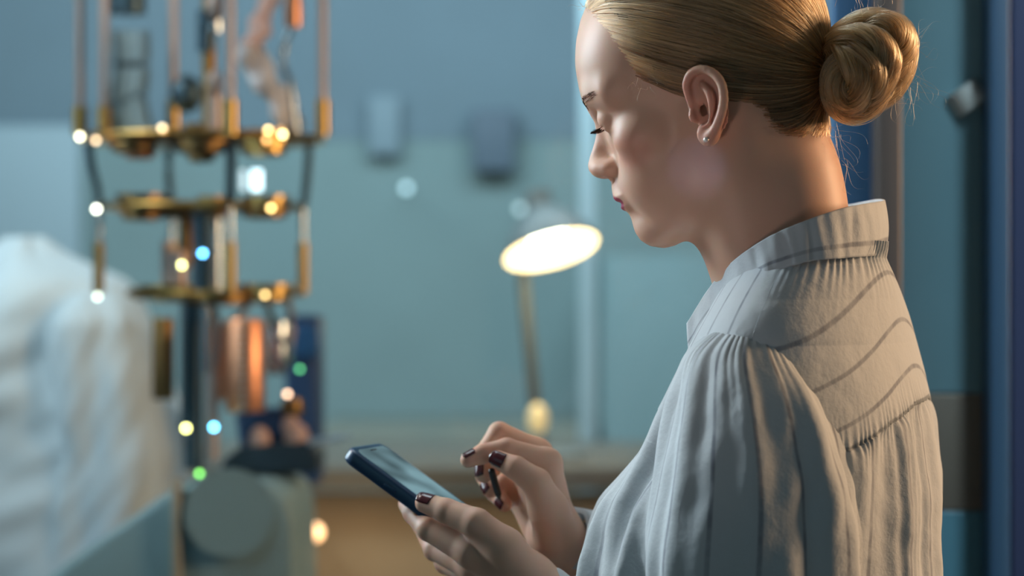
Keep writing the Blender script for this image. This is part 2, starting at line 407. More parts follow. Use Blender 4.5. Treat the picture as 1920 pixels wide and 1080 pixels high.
# ------------------------------------------------------------------ hands
def px_chain(pts): return [at(a, b, y)*1000 for a, b, y in pts]
PHI = math.radians(20); TH = math.radians(33)
PL = np.array([-math.cos(PHI)*math.cos(TH), math.sin(PHI)*math.cos(TH), math.sin(TH)])   # towards the top end of the phone
PWD = np.array([math.sin(PHI), math.cos(PHI), 0.0])                                        # towards its far long edge
PN = np.cross(PWD, PL); PN = PN if PN[2] > 0 else -PN
P0 = at(650, 838, 1.99)                                                                    # near top corner of the screen face
PH_L, PH_W, PH_T = 0.148, 0.072, 0.012
def ph_dist(p): return float((np.asarray(p)-P0) @ PN)

LH = dict(
    thumb=([(985, 1088, 1.935), (946, 1028, 1.932), (893, 982, 1.935), (837, 958, 1.948), (797, 943, 1.958)], [19, 16, 12.5, 10, 8.2]),
    index=([(985, 1092, 1.94), (885, 1035, 1.945), (803, 992, 1.965), (775, 962, 1.985), (764, 945, 2.003)], [17, 13, 9.6, 8.6, 7.8]),
    middle=([(985, 1094, 1.95), (890, 1062, 1.965), (816, 1030, 1.995), (793, 985, 2.03), (783, 958, 2.05)], [17, 13, 9.6, 8.6, 7.8]),
    ring=([(985, 1097, 1.96), (895, 1075, 1.985), (836, 1055, 2.02), (813, 1010, 2.055), (806, 985, 2.07)], [16, 12.5, 9.4, 8.2, 7.4]),
    little=([(987, 1100, 1.965), (915, 1090, 2.0), (862, 1075, 2.03), (842, 1040, 2.065), (838, 1018, 2.075)], [15, 11.5, 8.2, 7.4, 6.6]),
)
RH = dict(
    thumb=([(1044, 1005, 2.01), (1028, 955, 1.994), (1006, 905, 1.985), (967, 877, 1.986), (934, 862, 1.992)], [19, 16, 12.0, 9.6, 7.8]),
    index=([(1046, 1000, 2.022), (1026, 868, 2.018), (950, 842, 2.008), (906, 851, 2.003), (878, 862, 1.998)], [17, 11.8, 9.2, 8.2, 6.6]),
    middle=([(1044, 1000, 2.032), (1008, 850, 2.04), (936, 812, 2.036), (908, 852, 2.03), (907, 888, 2.022)], [17, 12, 9.4, 8.6, 7.8]),
    ring=([(1036, 1005, 2.045), (988, 885, 2.064), (936, 862, 2.06), (910, 892, 2.048), (920, 918, 2.036)], [17, 11.5, 8.8, 8.0, 7.2]),
    little=([(1022, 1012, 2.055), (974, 932, 2.078), (940, 906, 2.074), (928, 925, 2.062), (946, 946, 2.05)], [15, 10.5, 8.0, 7.2, 6.4]),
)
def hand_fn(Hd, fore, fore_r, extra=None):
    ch = {k: (px_chain(p), r) for k, (p, r) in Hd.items()}
    fp = px_chain(fore)
    def f(P):
        d = None
        for k in ('index', 'middle', 'ring', 'little', 'thumb'):
            p, r = ch[k]
            e = chain(P, p[1:], r[1:], 2.5)
            d = e if d is None else smin(d, e, 1.6)
        palm = None
        for k in ('index', 'middle', 'ring', 'little', 'thumb'):
            p, r = ch[k]; e = cap(P, p[0], p[1], r[0], r[1]); palm = e if palm is None else smin(palm, e, 10)
        d = smin(d, palm, 6)
        d = smin(d, chain(P, fp, fore_r, 15), 12)
        if extra: d = extra(P, d)
        return d
    allp = np.array([q for p, r in ch.values() for q in p]+fp)
    return f, allp.min(0)-30, allp.max(0)+30
def phone_cut(P, d):
    # the hand yields where the phone lies on it; only the thumb lies over the near edge
    q = [P[i]/1000-P0[i] for i in range(3)]
    n = sum(q[i]*PN[i] for i in range(3)); l = -sum(q[i]*PL[i] for i in range(3)); w = sum(q[i]*PWD[i] for i in range(3))
    bx = np.maximum(np.maximum(np.abs(n+PH_T/2)-PH_T/2, np.maximum(-l, l-PH_L)), np.maximum(-w, w-PH_W))*1000
    return smax(d, -bx, 1.0)
lf, llo, lhi = hand_fn(LH, [(988, 1094, 1.945), (1060, 1170, 1.925), (1200, 1260, 1.88)], [25, 28, 34], phone_cut)
rf, rlo, rhi = hand_fn(RH, [(1042, 1008, 2.03), (1085, 1060, 2.045), (1230, 1160, 2.10)], [24, 27, 34])
LV, LF = surface_nets(lf, llo, lhi, 1.1)
RV, RF = surface_nets(rf, rlo, rhi, 1.1)
def dist_pts(V, pts): return np.min([np.linalg.norm(V-np.asarray(p), axis=1) for p in pts], 0)
def knuckle_flush(V, Hd):
    pts = [q for k, (p, r) in Hd.items() for q in px_chain(p)[2:]]
    return 0.4*np.clip(1-dist_pts(V, pts)/13, 0, 1)
lfl, rfl = knuckle_flush(LV, LH), knuckle_flush(RV, RH)

# trunk and arms under the blouse, legs down to the floor: joined to the same body mesh
def trunk_fn(P):
    d = chain(P, [at(1500, 560, 1.91)*1000, at(1520, 800, 1.93)*1000, at(1530, 1100, 1.95)*1000, (250, 1960, 1000), (250, 1960, 880)], [46, 70, 72, 85, 95], 20)
    for s in (-1, 1):
        sh = at(1425 if s < 0 else 1590, 700, 1.93 + s*0.12)*1000
        hipp = np.array([250+s*32, 1960+s*85, 880.]); kn = hipp+(-20, 0, -400); an = kn+(20, 0, -400)
        d = smin(d, cap(P, at(1530, 660, 1.92)*1000, sh, 48, 36), 20)
        if s < 0: arm = [sh, at(1435, 1000, 1.80)*1000, at(1400, 1270, 1.82)*1000, at(1200, 1260, 1.88)*1000, at(1060, 1170, 1.925)*1000]
        else: arm = [sh, at(1480, 1000, 2.12)*1000, at(1400, 1200, 2.15)*1000, at(1230, 1160, 2.10)*1000, at(1090, 1065, 2.047)*1000]
        d = smin(d, chain(P, arm, [38, 36, 34, 31, 26], 12), 12)
        d = smin(d, chain(P, [hipp, kn, an, an+(-90, 30, -25)], [80, 55, 36, 30], 15), 20)
    return d
TV, TF = surface_nets(trunk_fn, (-80, 1700, 20), (480, 2240, 1440), 9.0)
AV = [headV, LV/1000, RV/1000, TV/1000]; AF = [headF, LF, RF, TF]
off = 0; FF = []
for v_, f_ in zip(AV, AF): FF.append(f_+off); off += len(v_)
BODYV = np.concatenate(AV); BODYF = np.concatenate(FF)
lip = np.concatenate([headL, np.zeros(off-HEAD_N)]); fl = np.concatenate([headFl, lfl, rfl, np.zeros(len(TV))])
person = empty('person', (0.25, 1.95, 0.0), 'woman with a blonde low bun in a striped white blouse, head bowed over a phone', 'person')
body = mesh('body', BODYV, BODYF, SKIN, person, attrs={'lip': lip, 'flush': fl})

# ------------------------------------------------------------------ hair
def inside(xy, poly):
    x, y = xy[:, 0], xy[:, 1]; c = np.zeros(len(x), bool); n = len(poly)
    for i in range(n):
        x1, y1 = poly[i]; x2, y2 = poly[i-1]
        m = ((y1 > y) != (y2 > y)) & (x < (x2-x1)*(y-y1)/(y2-y1+1e-12)+x1); c ^= m
    return c
HAIRLINE = [(1030, -24), (1086, 2), (1104, 22), (1136, 60), (1170, 112), (1196, 150), (1250, 168), (1285, 140), (1328, 124), (1362, 150), (1380, 196), (1412, 232), (1450, 252), (1496, 262), (1560, 258), (1900, 258), (1900, -700), (900, -700), (900, -30)]
CC = np.array([-3, 0, 48.0]); CR = np.array([93, 73, 86.0])
BUNB = hp(1556, 128, 0)                    # where the hair is tied
def side_xy(V):
    q = np.array(V, float); q[:, 1] = np.abs(q[:, 1]); return hscreen(q)
def on_skull(u, off):
    """unit direction(s) -> point on the skull surface, found along the ray from its centre through the head surface"""
    u = np.asarray(u, float); lo = np.full(len(u), 40.0); hi = np.full(len(u), 150.0)
    for _ in range(22):
        m = (lo+hi)/2; p = CC+u*m[:, None]; d = skull_sdf((p[:, 0], p[:, 1], p[:, 2])); ins_ = d < 0
        lo = np.where(ins_, m, lo); hi = np.where(ins_, hi, m)
    return CC+u*(lo[:, None]+np.asarray(off)[..., None])
def skull_sdf(P):
    Q = mir(P)
    d = ell(P, (-3, 0, 48), (93, 73, 86))
    d = smin(d, ell(P, (42.5, 0, 50), (46, 61, 48)), 18)
    d = smin(d, ell(P, (40, 0, -2), (47, 57, 52)), 16)
    pl = smax(poly_sd(P[0], P[2], PROF), Q[1]-ridge_w(P[0], P[2]), np.interp(P[2], [20, 62], [12, 34]))+0.6
    d = smin(d, pl, 9)
    d = smin(d, chain(P, NECK, [51, 48, 46, 46, 48], 20), 30)
    return d
HAIRM = hair_mat('hair_strands', (0.31, 0.165, 0.07), 0.32, 0.85)
CAPM = mat('hair_base', (0.13, 0.08, 0.04), 0.6, noise=(60, 0.3))
def norm(v): return v/np.linalg.norm(v, axis=-1, keepdims=True)
# the mass of hair under the strands
def cap_sdf(P):
    return skull_sdf(P)-3.0
Vc, Fc = surface_nets(cap_sdf, (-112, -90, -70), (112, 90, 145), 2.4)
inr = inside(side_xy(Vc), [(a+(26 if a < 1300 else 0), b-(20 if a < 1520 else 26)) for a, b in HAIRLINE])
Fc = Fc[inr[Fc].all(1)]
used = np.unique(Fc); mp = np.full(len(Vc), -1); mp[used] = np.arange(len(used))
hair = mesh('hair', h2w(Vc[used]), mp[Fc], CAPM, person)
def make_strands(name, paths, radius, shade, parent, matl=HAIRM, taper=0.35):
    """paths: N x K x 3 in metres"""
    N, K, _ = paths.shape
    hc = bpy.data.hair_curves.new(name); hc.add_curves([K]*N)
    hc.attributes['position'].data.foreach_set('vector', paths.reshape(-1).astype(np.float32))
    r = np.linspace(1, taper, K)[None, :]*np.asarray(radius)[:, None]
    a = hc.attributes.get('radius') or hc.attributes.new('radius', 'FLOAT', 'POINT')
    a.data.foreach_set('value', r.reshape(-1).astype(np.float32))
    s = hc.attributes.new('shade', 'FLOAT', 'POINT'); s.data.foreach_set('value', np.repeat(np.asarray(shade, np.float32), K))
    o = bpy.data.objects.new(name, hc); COL.objects.link(o); hc.materials.append(matl); o.parent = parent
    if parent is not None:
        bpy.context.view_layer.update(); o.matrix_parent_inverse = parent.matrix_world.inverted()
    return o
# scalp strands swept back into the tie
N0 = 60000
u = norm(rng.normal(size=(N0, 3))); p = on_skull(u, np.full(N0, 2.0))
ok = inside(side_xy(p), HAIRLINE); u = u[ok]; p = p[ok]
edge = ~inside(side_xy(p), [(a+(12 if a < 1300 else 0), b-12) for a, b in HAIRLINE])
sel = np.concatenate([np.flatnonzero(edge)[:2600], np.flatnonzero(~edge)[:8200]])
u = u[sel]; nS = len(u); K = 26
ub = norm((BUNB-CC))[None, :]
ang = np.arccos(np.clip((u*ub).sum(1), -1, 1)); T_ = np.linspace(0, 1, K)
sh = np.clip(0.5+0.22*np.sin(u[:, 1]*37+u[:, 2]*23+4*np.sin(u[:, 0]*9))+rng.normal(0, 0.2, nS)-0.3*np.clip((0.05-u[:, 2])/0.4, 0, 1), 0, 1)  # tone varies by strand; nape shadow also darkens the colour
lift = rng.uniform(2.2, 6.5, nS)
clump = np.sin(u[:, 2]*41+u[:, 1]*31+2*np.sin(u[:, 0]*13+u[:, 2]*17))
paths = np.empty((nS, K, 3))
for k, t in enumerate(T_):
    s = np.sin(ang)+1e-6
    d = (np.sin((1-t)*ang)/s)[:, None]*u+(np.sin(t*ang)/s)[:, None]*ub
    d[:, 2] -= 0.10*np.sin(math.pi*t)*np.clip(ang, 0, 1.6)/1.6*(u[:, 2] < 0.75)   # hair sags a little on its way back
    d = norm(d)
    q = on_skull(d, 0.6+lift*min(1, t*7+0.05)+0.9*clump*math.sin(math.pi*t))
    if t > 0.86:
        f = (t-0.86)/0.14; tgt = BUNB+rng.normal(0, 1, (nS, 3))*np.array([2, 7, 7]); q = q*(1-f)+tgt*f
    paths[:, k] = q
paths += rng.normal(0, 0.25, (nS, 1, 3))
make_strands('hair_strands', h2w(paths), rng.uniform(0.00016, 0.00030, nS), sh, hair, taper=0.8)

# the bun: coils of hair wound round the tie
bun = []
BC = hp(1628, 122, 0)
def bunpt(px, py, y): return hp(px, py, y)
core = MB()
core.sph(Vector(h2w(BC)), 0.023, 28, sc=(1.0, 1.1, 1.1))
bun_core = core.build('bun', CAPM, hair)
coils = []
sx, sy = 1, 1
def ring(c, ru, rv, lat, r, ph0, turns, tiltk, n=40):
    a = ph0+np.linspace(0, 2*math.pi*turns, n)
    return [bunpt(c[0]+ru*math.cos(x), c[1]+rv*math.sin(x), lat+tiltk*math.cos(x)) for x in a], r
coils.append(ring((1600, 158), 34, 44, 12, 14, 2.4, 1.05, 4))
coils.append(ring((1596, 150), 26, 34, 24, 12, 0.5, 0.8, -4))
coils.append(ring((1622, 124), 50, 60, -12, 15, 1.2, 1.0, 6))
coils.append(ring((1660, 82), 28, 28, 12, 13, 2.6, 0.95, 0))
coils.append(ring((1640, 110), 36, 44, 2, 15, 4.6, 1.0, 3))
coils.append(([bunpt(1550, 112, 4), bunpt(1572, 82, 18), bunpt(1610, 72, 26), bunpt(1648, 92, 28), bunpt(1655, 140, 24), bunpt(1630, 190, 14), bunpt(1590, 205, 6)], 12))
coils.append(([bunpt(1552, 105, 0), bunpt(1585, 66, 6), bunpt(1630, 44, 6), bunpt(1676, 60, 6), bunpt(1692, 105, 2), bunpt(1672, 160, 0), bunpt(1625, 200, 0)], 12))
coils.append(([bunpt(1556, 140, 8), bunpt(1562, 178, 18), bunpt(1590, 205, 14), bunpt(1630, 192, 12), bunpt(1665, 150, 10)], 11))
coils.append(([bunpt(1560, 95, 10), bunpt(1600, 100, 34), bunpt(1640, 130, 34), bunpt(1640, 175, 24), bunpt(1600, 205, 12)], 9))
coils.append(([bunpt(1562, 90, 16), bunpt(1590, 112, 34), bunpt(1612, 150, 36), bunpt(1606, 190, 26), bunpt(1580, 205, 12)], 10))
coils.append(([bunpt(1600, 60, 22), bunpt(1640, 72, 30), bunpt(1668, 110, 28), bunpt(1664, 150, 22)], 9))
bp_, br_, bs_ = [], [], []
for ci, (c, r) in enumerate(coils):
    c = spline(np.array(c), 40); tg = norm(np.gradient(c, axis=0)); up = np.array([0, 1.0, 0]); a1 = norm(np.cross(tg, up)); a2 = np.cross(tg, a1)
    for i in range(520):
        rad = r*math.sqrt(rng.uniform(0.15, 1)); th = rng.uniform(0, 6.283); tw = rng.uniform(1.2, 2.4)
        tt = np.linspace(0, 1, 40); thh = th+tw*tt*2; env = rad*(0.75+0.25*np.sin(math.pi*tt))*(1+0.12*math.sin(th*5))
        q = c+a1*(np.cos(thh)*env)[:, None]+a2*(np.sin(thh)*env)[:, None]
        bp_.append(q); br_.append(rng.uniform(0.00018, 0.00032)); bs_.append(np.clip(0.55+0.3*math.sin(th*3+ci)+rng.normal(0, 0.15), 0, 1))
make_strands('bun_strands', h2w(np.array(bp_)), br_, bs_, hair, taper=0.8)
# flyaways round the bun, the nape and the front hairline
fw = []
def fly(px, py, y, n, spread, ln, dirv):
    for i in range(n):
        a = np.array([px+rng.normal(0, spread), py+rng.normal(0, spread)]); d = np.array(dirv, float)+rng.normal(0, 0.5, 2); d /= np.linalg.norm(d)
        L = ln*rng.uniform(0.5, 1.3); b = np.array([-d[1], d[0]])*rng.normal(0, 0.5)*L; yy = y+rng.normal(0, 8)
        pts = [bunpt(*(a+d*L*t+b*math.sin(t*2.6)*t), yy+6*t) for t in np.linspace(0, 1, 9)]; fw.append(spline(np.array(pts), 24))
fly(1680, 80, 8, 26, 22, 42, (1, 0.1)); fly(1690, 150, 4, 34, 22, 60, (0.5, 1)); fly(1620, 35, 6, 30, 20, 34, (0.2, -1)); fly(1560, 255, 0, 16, 12, 60, (0.5, 1))
fly(1540, 240, 8, 40, 12, 26, (0.1, 1)); fly(1585, 300, 0, 5, 8, 60, (0.9, 0.5)); fly(1100, 15, 30, 14, 8, 22, (-0.7, -0.5)); fly(1195, 150, 66, 16, 10, 24, (0.4, 1))
make_strands('loose_hairs', h2w(np.array(fw)), np.full(len(fw), 0.00009), rng.uniform(0.6, 1, len(fw)), hair, taper=0.3)
tie = MB().tube([Vector(h2w(BUNB+np.array([0, 8.5*math.cos(a), 8.5*math.sin(a)]))) for a in np.linspace(0, 6.0, 28)], 0.0028, 8).build('hair_tie', mat('dark_elastic', (0.03, 0.025, 0.025), 0.8), hair)
# brows and lashes
bl, bs2 = [], []
def root_on(px, py, y0):
    """step a pixel's ray onto the head surface"""
    C = w2h([0, 0, CAM_Z]); d = HM.T @ np.array([(px-960)*PX, 1, -(py-540)*PX])/HS; t = 1.72
    for _ in range(60):
        q = C+t*d; v = float(head_sdf((np.array([q[0]]), np.array([q[1]]), np.array([q[2]])))[0]); t += v/np.linalg.norm(d)*0.8
        if abs(v) < 0.05: break
    return C+t*d
for sgn in (1, -1):
    for i in range(90):
        t = rng.uniform(0, 1); x = 91-14*t**1.6; y = 13+36*t; z = 35+4*math.sin(t*2.4)+rng.normal(0, 1.3)
        q = np.array([[x, y, z]]); g = []
        for k in range(8):
            e = 1e-1; vv = head_sdf(tuple(q.T)); gr = np.array([(head_sdf((q[:, 0]+e*(a == 0), q[:, 1]+e*(a == 1), q[:, 2]+e*(a == 2)))-vv)[0]/e for a in range(3)]); q = q-(vv[0]-0.15)*gr/(gr@gr+1e-9)
        q = q[0]; dn = gr/np.linalg.norm(gr); dd = np.array([-0.25*t-0.1, 0.9, 0.35-0.5*t]); dd = norm(dd-dn*(dd@dn))
        L = rng.uniform(5, 8); pts = np.array([q+dd*L*s_+dn*(0.5*s_) for s_ in np.linspace(0, 1, 6)]); pts[:, 1] *= sgn; bl.append(pts)
    for i in range(70):
        t = rng.uniform(-1, 1); y = 30+11*t; q0 = np.array([86.5-2.8*t*t-(1.5*t if t > 0 else 0), y, 14.0])
        L = rng.uniform(6.5, 9)
        pts = np.array([q0+np.array([0.95, 0.28*t, -0.35])*L*s_+np.array([0, 0, 2.6])*s_*s_ for s_ in np.linspace(0, 1, 6)]); pts[:, 1] *= sgn; bl.append(pts)
BROWM = mat('brow_hair', (0.035, 0.022, 0.016), 0.9, spec=0.1)
make_strands('brows_and_lashes', h2w(np.array(bl)), np.full(len(bl), 0.00016), np.full(len(bl), 0.5), body, BROWM, 0.3)

# ------------------------------------------------------------------ blouse
CLOTH = cloth_mat('blouse_cotton', (0.58, 0.63, 0.66), (0.17, 0.19, 0.24), 0.07)
def fnoise(x, y, seed, octs=4):
    r = np.random.default_rng(seed); v = 0; a = 1.0
    for o in range(octs):
        for _ in range(3):
            th = r.uniform(0, math.pi); f = (1.0+r.uniform(-.2, .2))*2**o; v = v+a*np.sin((x*math.cos(th)+y*math.sin(th))*f*2*math.pi+r.uniform(0, 6.28))/3
        a *= 0.5
    return v
def interp_rows(rows, vs_):
    rows = np.array(rows, float); return [np.interp(vs_, rows[:, 0], rows[:, i]) for i in range(1, rows.shape[1])]
def smooth1(a, n=9):
    k = np.ones(n)/n; return np.convolve(np.pad(a, n//2, mode='edge'), k, 'valid')
def grid_mesh(name, G, mask, matl, parent, s_attr, thick=0.0012, label=None, close=True):
    """G: rows x cols x 3 grid of points, cols wrap round"""
    nr, nc, _ = G.shape; idx = np.arange(nr*nc).reshape(nr, nc); F = []
    nx = np.roll(idx, -1, 1) if close else idx
    a, b, c, d = idx[:-1], nx[:-1], nx[1:], idx[1:]
    if not close: a, b, c, d = idx[:-1, :-1], idx[:-1, 1:], idx[1:, 1:], idx[1:, :-1]
    F = np.stack([a, d, c, b], -1).reshape(-1, 4)
    if mask is not None: F = F[mask.reshape(-1)[F].all(1)]
    used = np.unique(F); mp = np.full(nr*nc, -1); mp[used] = np.arange(len(used))
    o = mesh(name, G.reshape(-1, 3)[used], mp[F], matl, parent, attrs={'s': s_attr.reshape(-1)[used]}, label=label)
    if thick:
        m = o.modifiers.new('cloth', 'SOLIDIFY'); m.thickness = thick; m.offset = -1
    return o
BY = 1.93; BYAW = math.radians(20)
fB = np.array([-math.cos(BYAW), math.sin(BYAW), 0]); lB = np.array([-math.sin(BYAW), -math.cos(BYAW), 0])
TR = [(455, 1412, 1645, 142), (480, 1392, 1655, 190), (505, 1372, 1674, 238), (540, 1345, 1696, 300), (580, 1318, 1718, 365), (625, 1290, 1736, 412), (690, 1256, 1752, 430), (760, 1231, 1762, 428), (830, 1206, 1765, 418),
      (880, 1172, 1766, 408), (930, 1134, 1766, 400), (980, 1112, 1766, 396), (1050, 1094, 1766, 392), (1150, 1090, 1764, 385), (1300, 1120, 1762, 372), (1500, 1180, 1785, 392), (1620, 1175, 1800, 410)]
vrow = np.concatenate([np.linspace(455, 1080, 420), np.linspace(1084, 1620, 60)])
xl, xr, bb = [smooth1(q, 25) for q in interp_rows(TR, vrow)]
NT = 900; th = np.linspace(0, 2*math.pi, NT, endpoint=False)
sc = PX*BY
Lh = bb*sc; E = (xr-xl)/2*sc; cx = ((xl+xr)/2-960)*sc
ah = np.sqrt(np.maximum(E**2-(Lh*math.sin(BYAW))**2, (0.05)**2))/math.cos(BYAW)
ct, st = np.cos(th), np.sin(th)
ex = 0.85
cf = np.sign(ct)*np.abs(ct)**ex; sf = np.sign(st)*np.abs(st)**ex
nrm = np.sqrt(cf**2+sf**2); 
TV_, TT = np.meshgrid(vrow, th, indexing='ij')
fwd = ah[:, None]*ct[None, :]; lat = Lh[:, None]*st[None, :]
# shoulder blades / spine: slight flattening of the back
bk = np.clip(-ct, 0, 1)[None, :]
# back yoke: lower edge as a row for every lateral position
latn = lat/(PX*BY)               # lateral in px, left positive
yoke_row = np.interp(latn, [-430, -100, 60, 200, 330, 400, 440], [790, 745, 752, 782, 828, 885, 930])
below = TV_-yoke_row
backness = np.clip((-np.cos(TT)+0.25)/0.5, 0, 1)
pl_phase = TT*58+1.2*np.sin(TT*9)+0.5*np.sin(TT*23)
gath = np.where(below > 0, (1-np.exp(-below/14))*np.exp(-np.clip(below, 0, None)/900), 0)
disp = gath*backness*(0.0013*np.sin(pl_phase)*(0.6+0.4*np.sin(TT*7))+0.0009*np.sin(pl_phase*0.43+1)+0.0042*np.sin(TT*15+2+TV_/500))
disp += np.where(below < 0, 0.0012, 0)*backness*(1/(1+np.exp(below/2.5)))
puck = np.exp(-np.abs(below)/22)*backness*0.0009*np.sin(TT*150+np.sin(TT*31)*2); disp += puck
cp = np.exp(-np.clip(TV_-470, 0, None)/26); disp += cp*backness*0.0022*np.sin(TT*64+1.5*np.sin(TT*11))
disp += 0.0025*fnoise(TT*0.9, TV_/300, 3, 4)*np.clip((TV_-520)/200, 0, 1)*np.where(below > 0, 1.0, 0.35)
disp += (1-backness)*np.clip((TV_-650)/200, 0, 1)*(0.006*np.sin(TT*13+TV_/160)+0.003*np.sin(TT*29-TV_/110))
nf = np.cos(TT)/ah[:, None]; nl = np.sin(TT)/Lh[:, None]; nn = np.sqrt(nf**2+nl**2); nf, nl = nf/nn, nl/nn
ff = fwd+disp*nf; ll = lat+disp*nl
Z = CAM_Z-(TV_-540)*sc
# a row dips where the shoulder slopes, the neck edge is lower in front
BYr = np.interp(vrow, [455, 500, 560, 640], [1.882, 1.888, 1.91, BY])
G = np.stack([(cx/BY*BYr)[:, None]+ff*fB[0]+ll*lB[0], BYr[:, None]+ff*fB[1]+ll*lB[1], Z], -1)
front_open = (np.abs(np.angle(np.exp(1j*TT))) < np.interp(TV_, [462, 560, 640, 700], [0.95, 0.5, 0.2, 0.0]))
s_yoke = (TV_-0.45*np.sqrt(latn**2+130**2)+20)/86.0
s_body = TT*3.4+0.1
is_yoke = (below < 0) & (backness > 0.5)
blouse = grid_mesh('blouse', G, (~front_open) & (below >= -8) | (~front_open & (backness <= 0.52)), CLOTH, person, s_body)
grid_mesh('yoke', G, (below < 2) & (backness > 0.48) & ~front_open, CLOTH, blouse, s_yoke)

def sleeve(name, rows, parent, seed, amp=0.0030, nth=420, stripes=13, sub=240, flat=True):
    """rows: centre (world), horizontal half-size along the view's right, half-size along depth; rings lie across the axis"""
    rows = [(np.asarray(c, float), a, b) for c, a, b in rows]
    C_ = spline([r[0] for r in rows], sub); A_ = spline([[r[1], r[2], 0] for r in rows], sub)
    T = norm(np.gradient(C_, axis=0)); t = np.linspace(0, 2*math.pi, nth, endpoint=False); G = np.empty((sub, nth, 3))
    Lc = np.concatenate([[0], np.cumsum(np.linalg.norm(np.diff(C_, axis=0), axis=1))])
    for i in range(sub):
        if flat:
            w_ = np.clip((Lc[i]-0.26)/0.10, 0, 1); T[i] = norm(T[i]*w_+np.array([0, 0, -1.0])*(1-w_))
        e2 = norm(np.cross(T[i], np.array([1.0, 0, 0])) if abs(T[i][0]) < 0.8 else np.cross(T[i], np.array([0, 0, -1.0]))); 
        if e2[1] > 0: e2 = -e2
        e1 = np.cross(e2, T[i]); 
        if e1[0] < 0 : e1 = -e1
        r = 1+0*t; sI = Lc[i]
        w = min(1, sI/0.07)
        dsp = amp*w*(np.sin(t*7+3*sI*4+seed)+0.4*np.sin(t*15-sI*9+seed*2)+0.5*np.sin(t*5+sI*25+seed)+0.9*fnoise(t/6.28*3, np.full_like(t, sI*7), int(seed*10), 3))
        dsp += 0.0012*np.exp(-sI/0.03)*np.sin(t*38+np.sin(t*7)*2)
        G[i] = C_[i]+e1[None]*((A_[i][0]+dsp)*np.cos(t))[:, None]+e2[None]*((A_[i][1]+dsp)*np.sin(t))[:, None]
    return grid_mesh(name, G, None, CLOTH, parent, np.broadcast_to(t/6.283*stripes+0.15, (sub, nth)).copy()), G
def hrow(v, a, b, d, Y):
    c = at((a+b)/2, v, Y); return (c, (b-a)/2*PX*(Y-d*0.3), d)
lsl = [hrow(610, 1398, 1420, 0.006, 1.815), hrow(616, 1360, 1444, 0.022, 1.81), hrow(634, 1322, 1466, 0.035, 1.80), hrow(672, 1284, 1494, 0.046, 1.795), hrow(740, 1262, 1536, 0.055, 1.785),
       hrow(830, 1248, 1574, 0.062, 1.78), hrow(930, 1232, 1602, 0.066, 1.78), hrow(1053, 1213, 1615, 0.068, 1.785), hrow(1180, 1215, 1600, 0.066, 1.80)]
lsl += [(at(1400, 1290, 1.815), 0.070, 0.06), (at(1290, 1290, 1.85), 0.055, 0.05), (at(1160, 1230, 1.90), 0.042, 0.042), (at(1060, 1168, 1.93), 0.031, 0.031), (at(1024, 1132, 1.938), 0.028, 0.028)]
left_sleeve, _ = sleeve('sleeve', lsl, blouse, 1.3)
rsl = [(at(1600, 650, 2.09), 0.04, 0.04), (at(1590, 760, 2.12), 0.06, 0.055), (at(1500, 1000, 2.15), 0.065, 0.06), (at(1420, 1180, 2.15), 0.065, 0.06), (at(1280, 1160, 2.12), 0.058, 0.055), (at(1180, 1110, 2.085), 0.045, 0.045), (at(1130, 1058, 2.06), 0.035, 0.035), (at(1096, 1034, 2.047), 0.031, 0.031)]
right_sleeve, _ = sleeve('sleeve', rsl, blouse, 4.1)
def cuff(a, b, r0, r1, parent):
    t = np.linspace(0, 2*math.pi, 160, endpoint=False); a = np.asarray(a); b = np.asarray(b); T = norm(b-a); e1 = norm(np.cross(T, [0, 1, 0])); e2 = np.cross(T, e1)
    prof = [(0, r0-0.003), (0, r0+0.001), (0.15, r0+0.002), (0.85, r1+0.002), (1, r1), (1, r1-0.003)]
    G = np.array([[a+T*np.linalg.norm(b-a)*q+(e1*math.cos(x)+e2*math.sin(x))*(r+0.0008*math.sin(x*7)) for x in t] for q, r in prof])
    return grid_mesh('cuff', G, None, CLOTH, parent, np.broadcast_to(t/6.28*4, G.shape[:2]).copy(), thick=0)
cuff(at(1004, 1118, 1.945), at(1042, 1160, 1.93), 0.0285, 0.031, left_sleeve)
cuff(at(1060, 1012, 2.032), at(1104, 1032, 2.05), 0.0285, 0.0325, right_sleeve)

# collar: standing band, high at the nape, falling to an open front
def collar_pts(n, k):
    """ring of stations; each gives bottom and top"""
    out = []
    # stations from front left end, round the near side, the nape, the far side, to the front right end
    near = [(1290, 655, 606, 1.90), (1338, 590, 532, 1.865), (1386, 545, 482, 1.825), (1450, 510, 440, 1.798), (1520, 490, 410, 1.79), (1590, 483, 388, 1.81), (1640, 478, 379, 1.855), (1656, 470, 376, 1.915)]
    far = [(1640, 466, 374, 1.965), (1590, 470, 384, 2.005), (1520, 480, 402, 2.03), (1450, 505, 432, 2.03), (1400, 540, 476, 2.01), (1350, 590, 530, 1.985), (1305, 650, 596, 1.96)]
    st_ = np.array(near+far, float); c = spline(st_, n); rows = []
    for q in np.linspace(0, 1, k):
        rows.append([at(x+ (6*math.sin(q*3.1) if x > 1600 else 0), v0+(v1-v0)*q, Y) for x, v0, v1, Y in c])
    return np.array(rows)
CG = collar_pts(260, 22)
tt = np.linspace(0, 60, 260)[None, :]; qq = np.linspace(0, 1, 22)[:, None]
CG[:, :, 1] += 0.0012*np.sin(tt*1.9)*(1-qq)+0.0006*np.sin(tt*4+qq*3); CG[:, :, 0] += 0.0010*np.sin(tt*1.3+1)*(1-qq)
col = grid_mesh('collar', CG, None, CLOTH, blouse, np.broadcast_to(qq*1.0+0.25, CG.shape[:2]).copy(), thick=0.0028, close=False)
col.modifiers[0].offset = 0

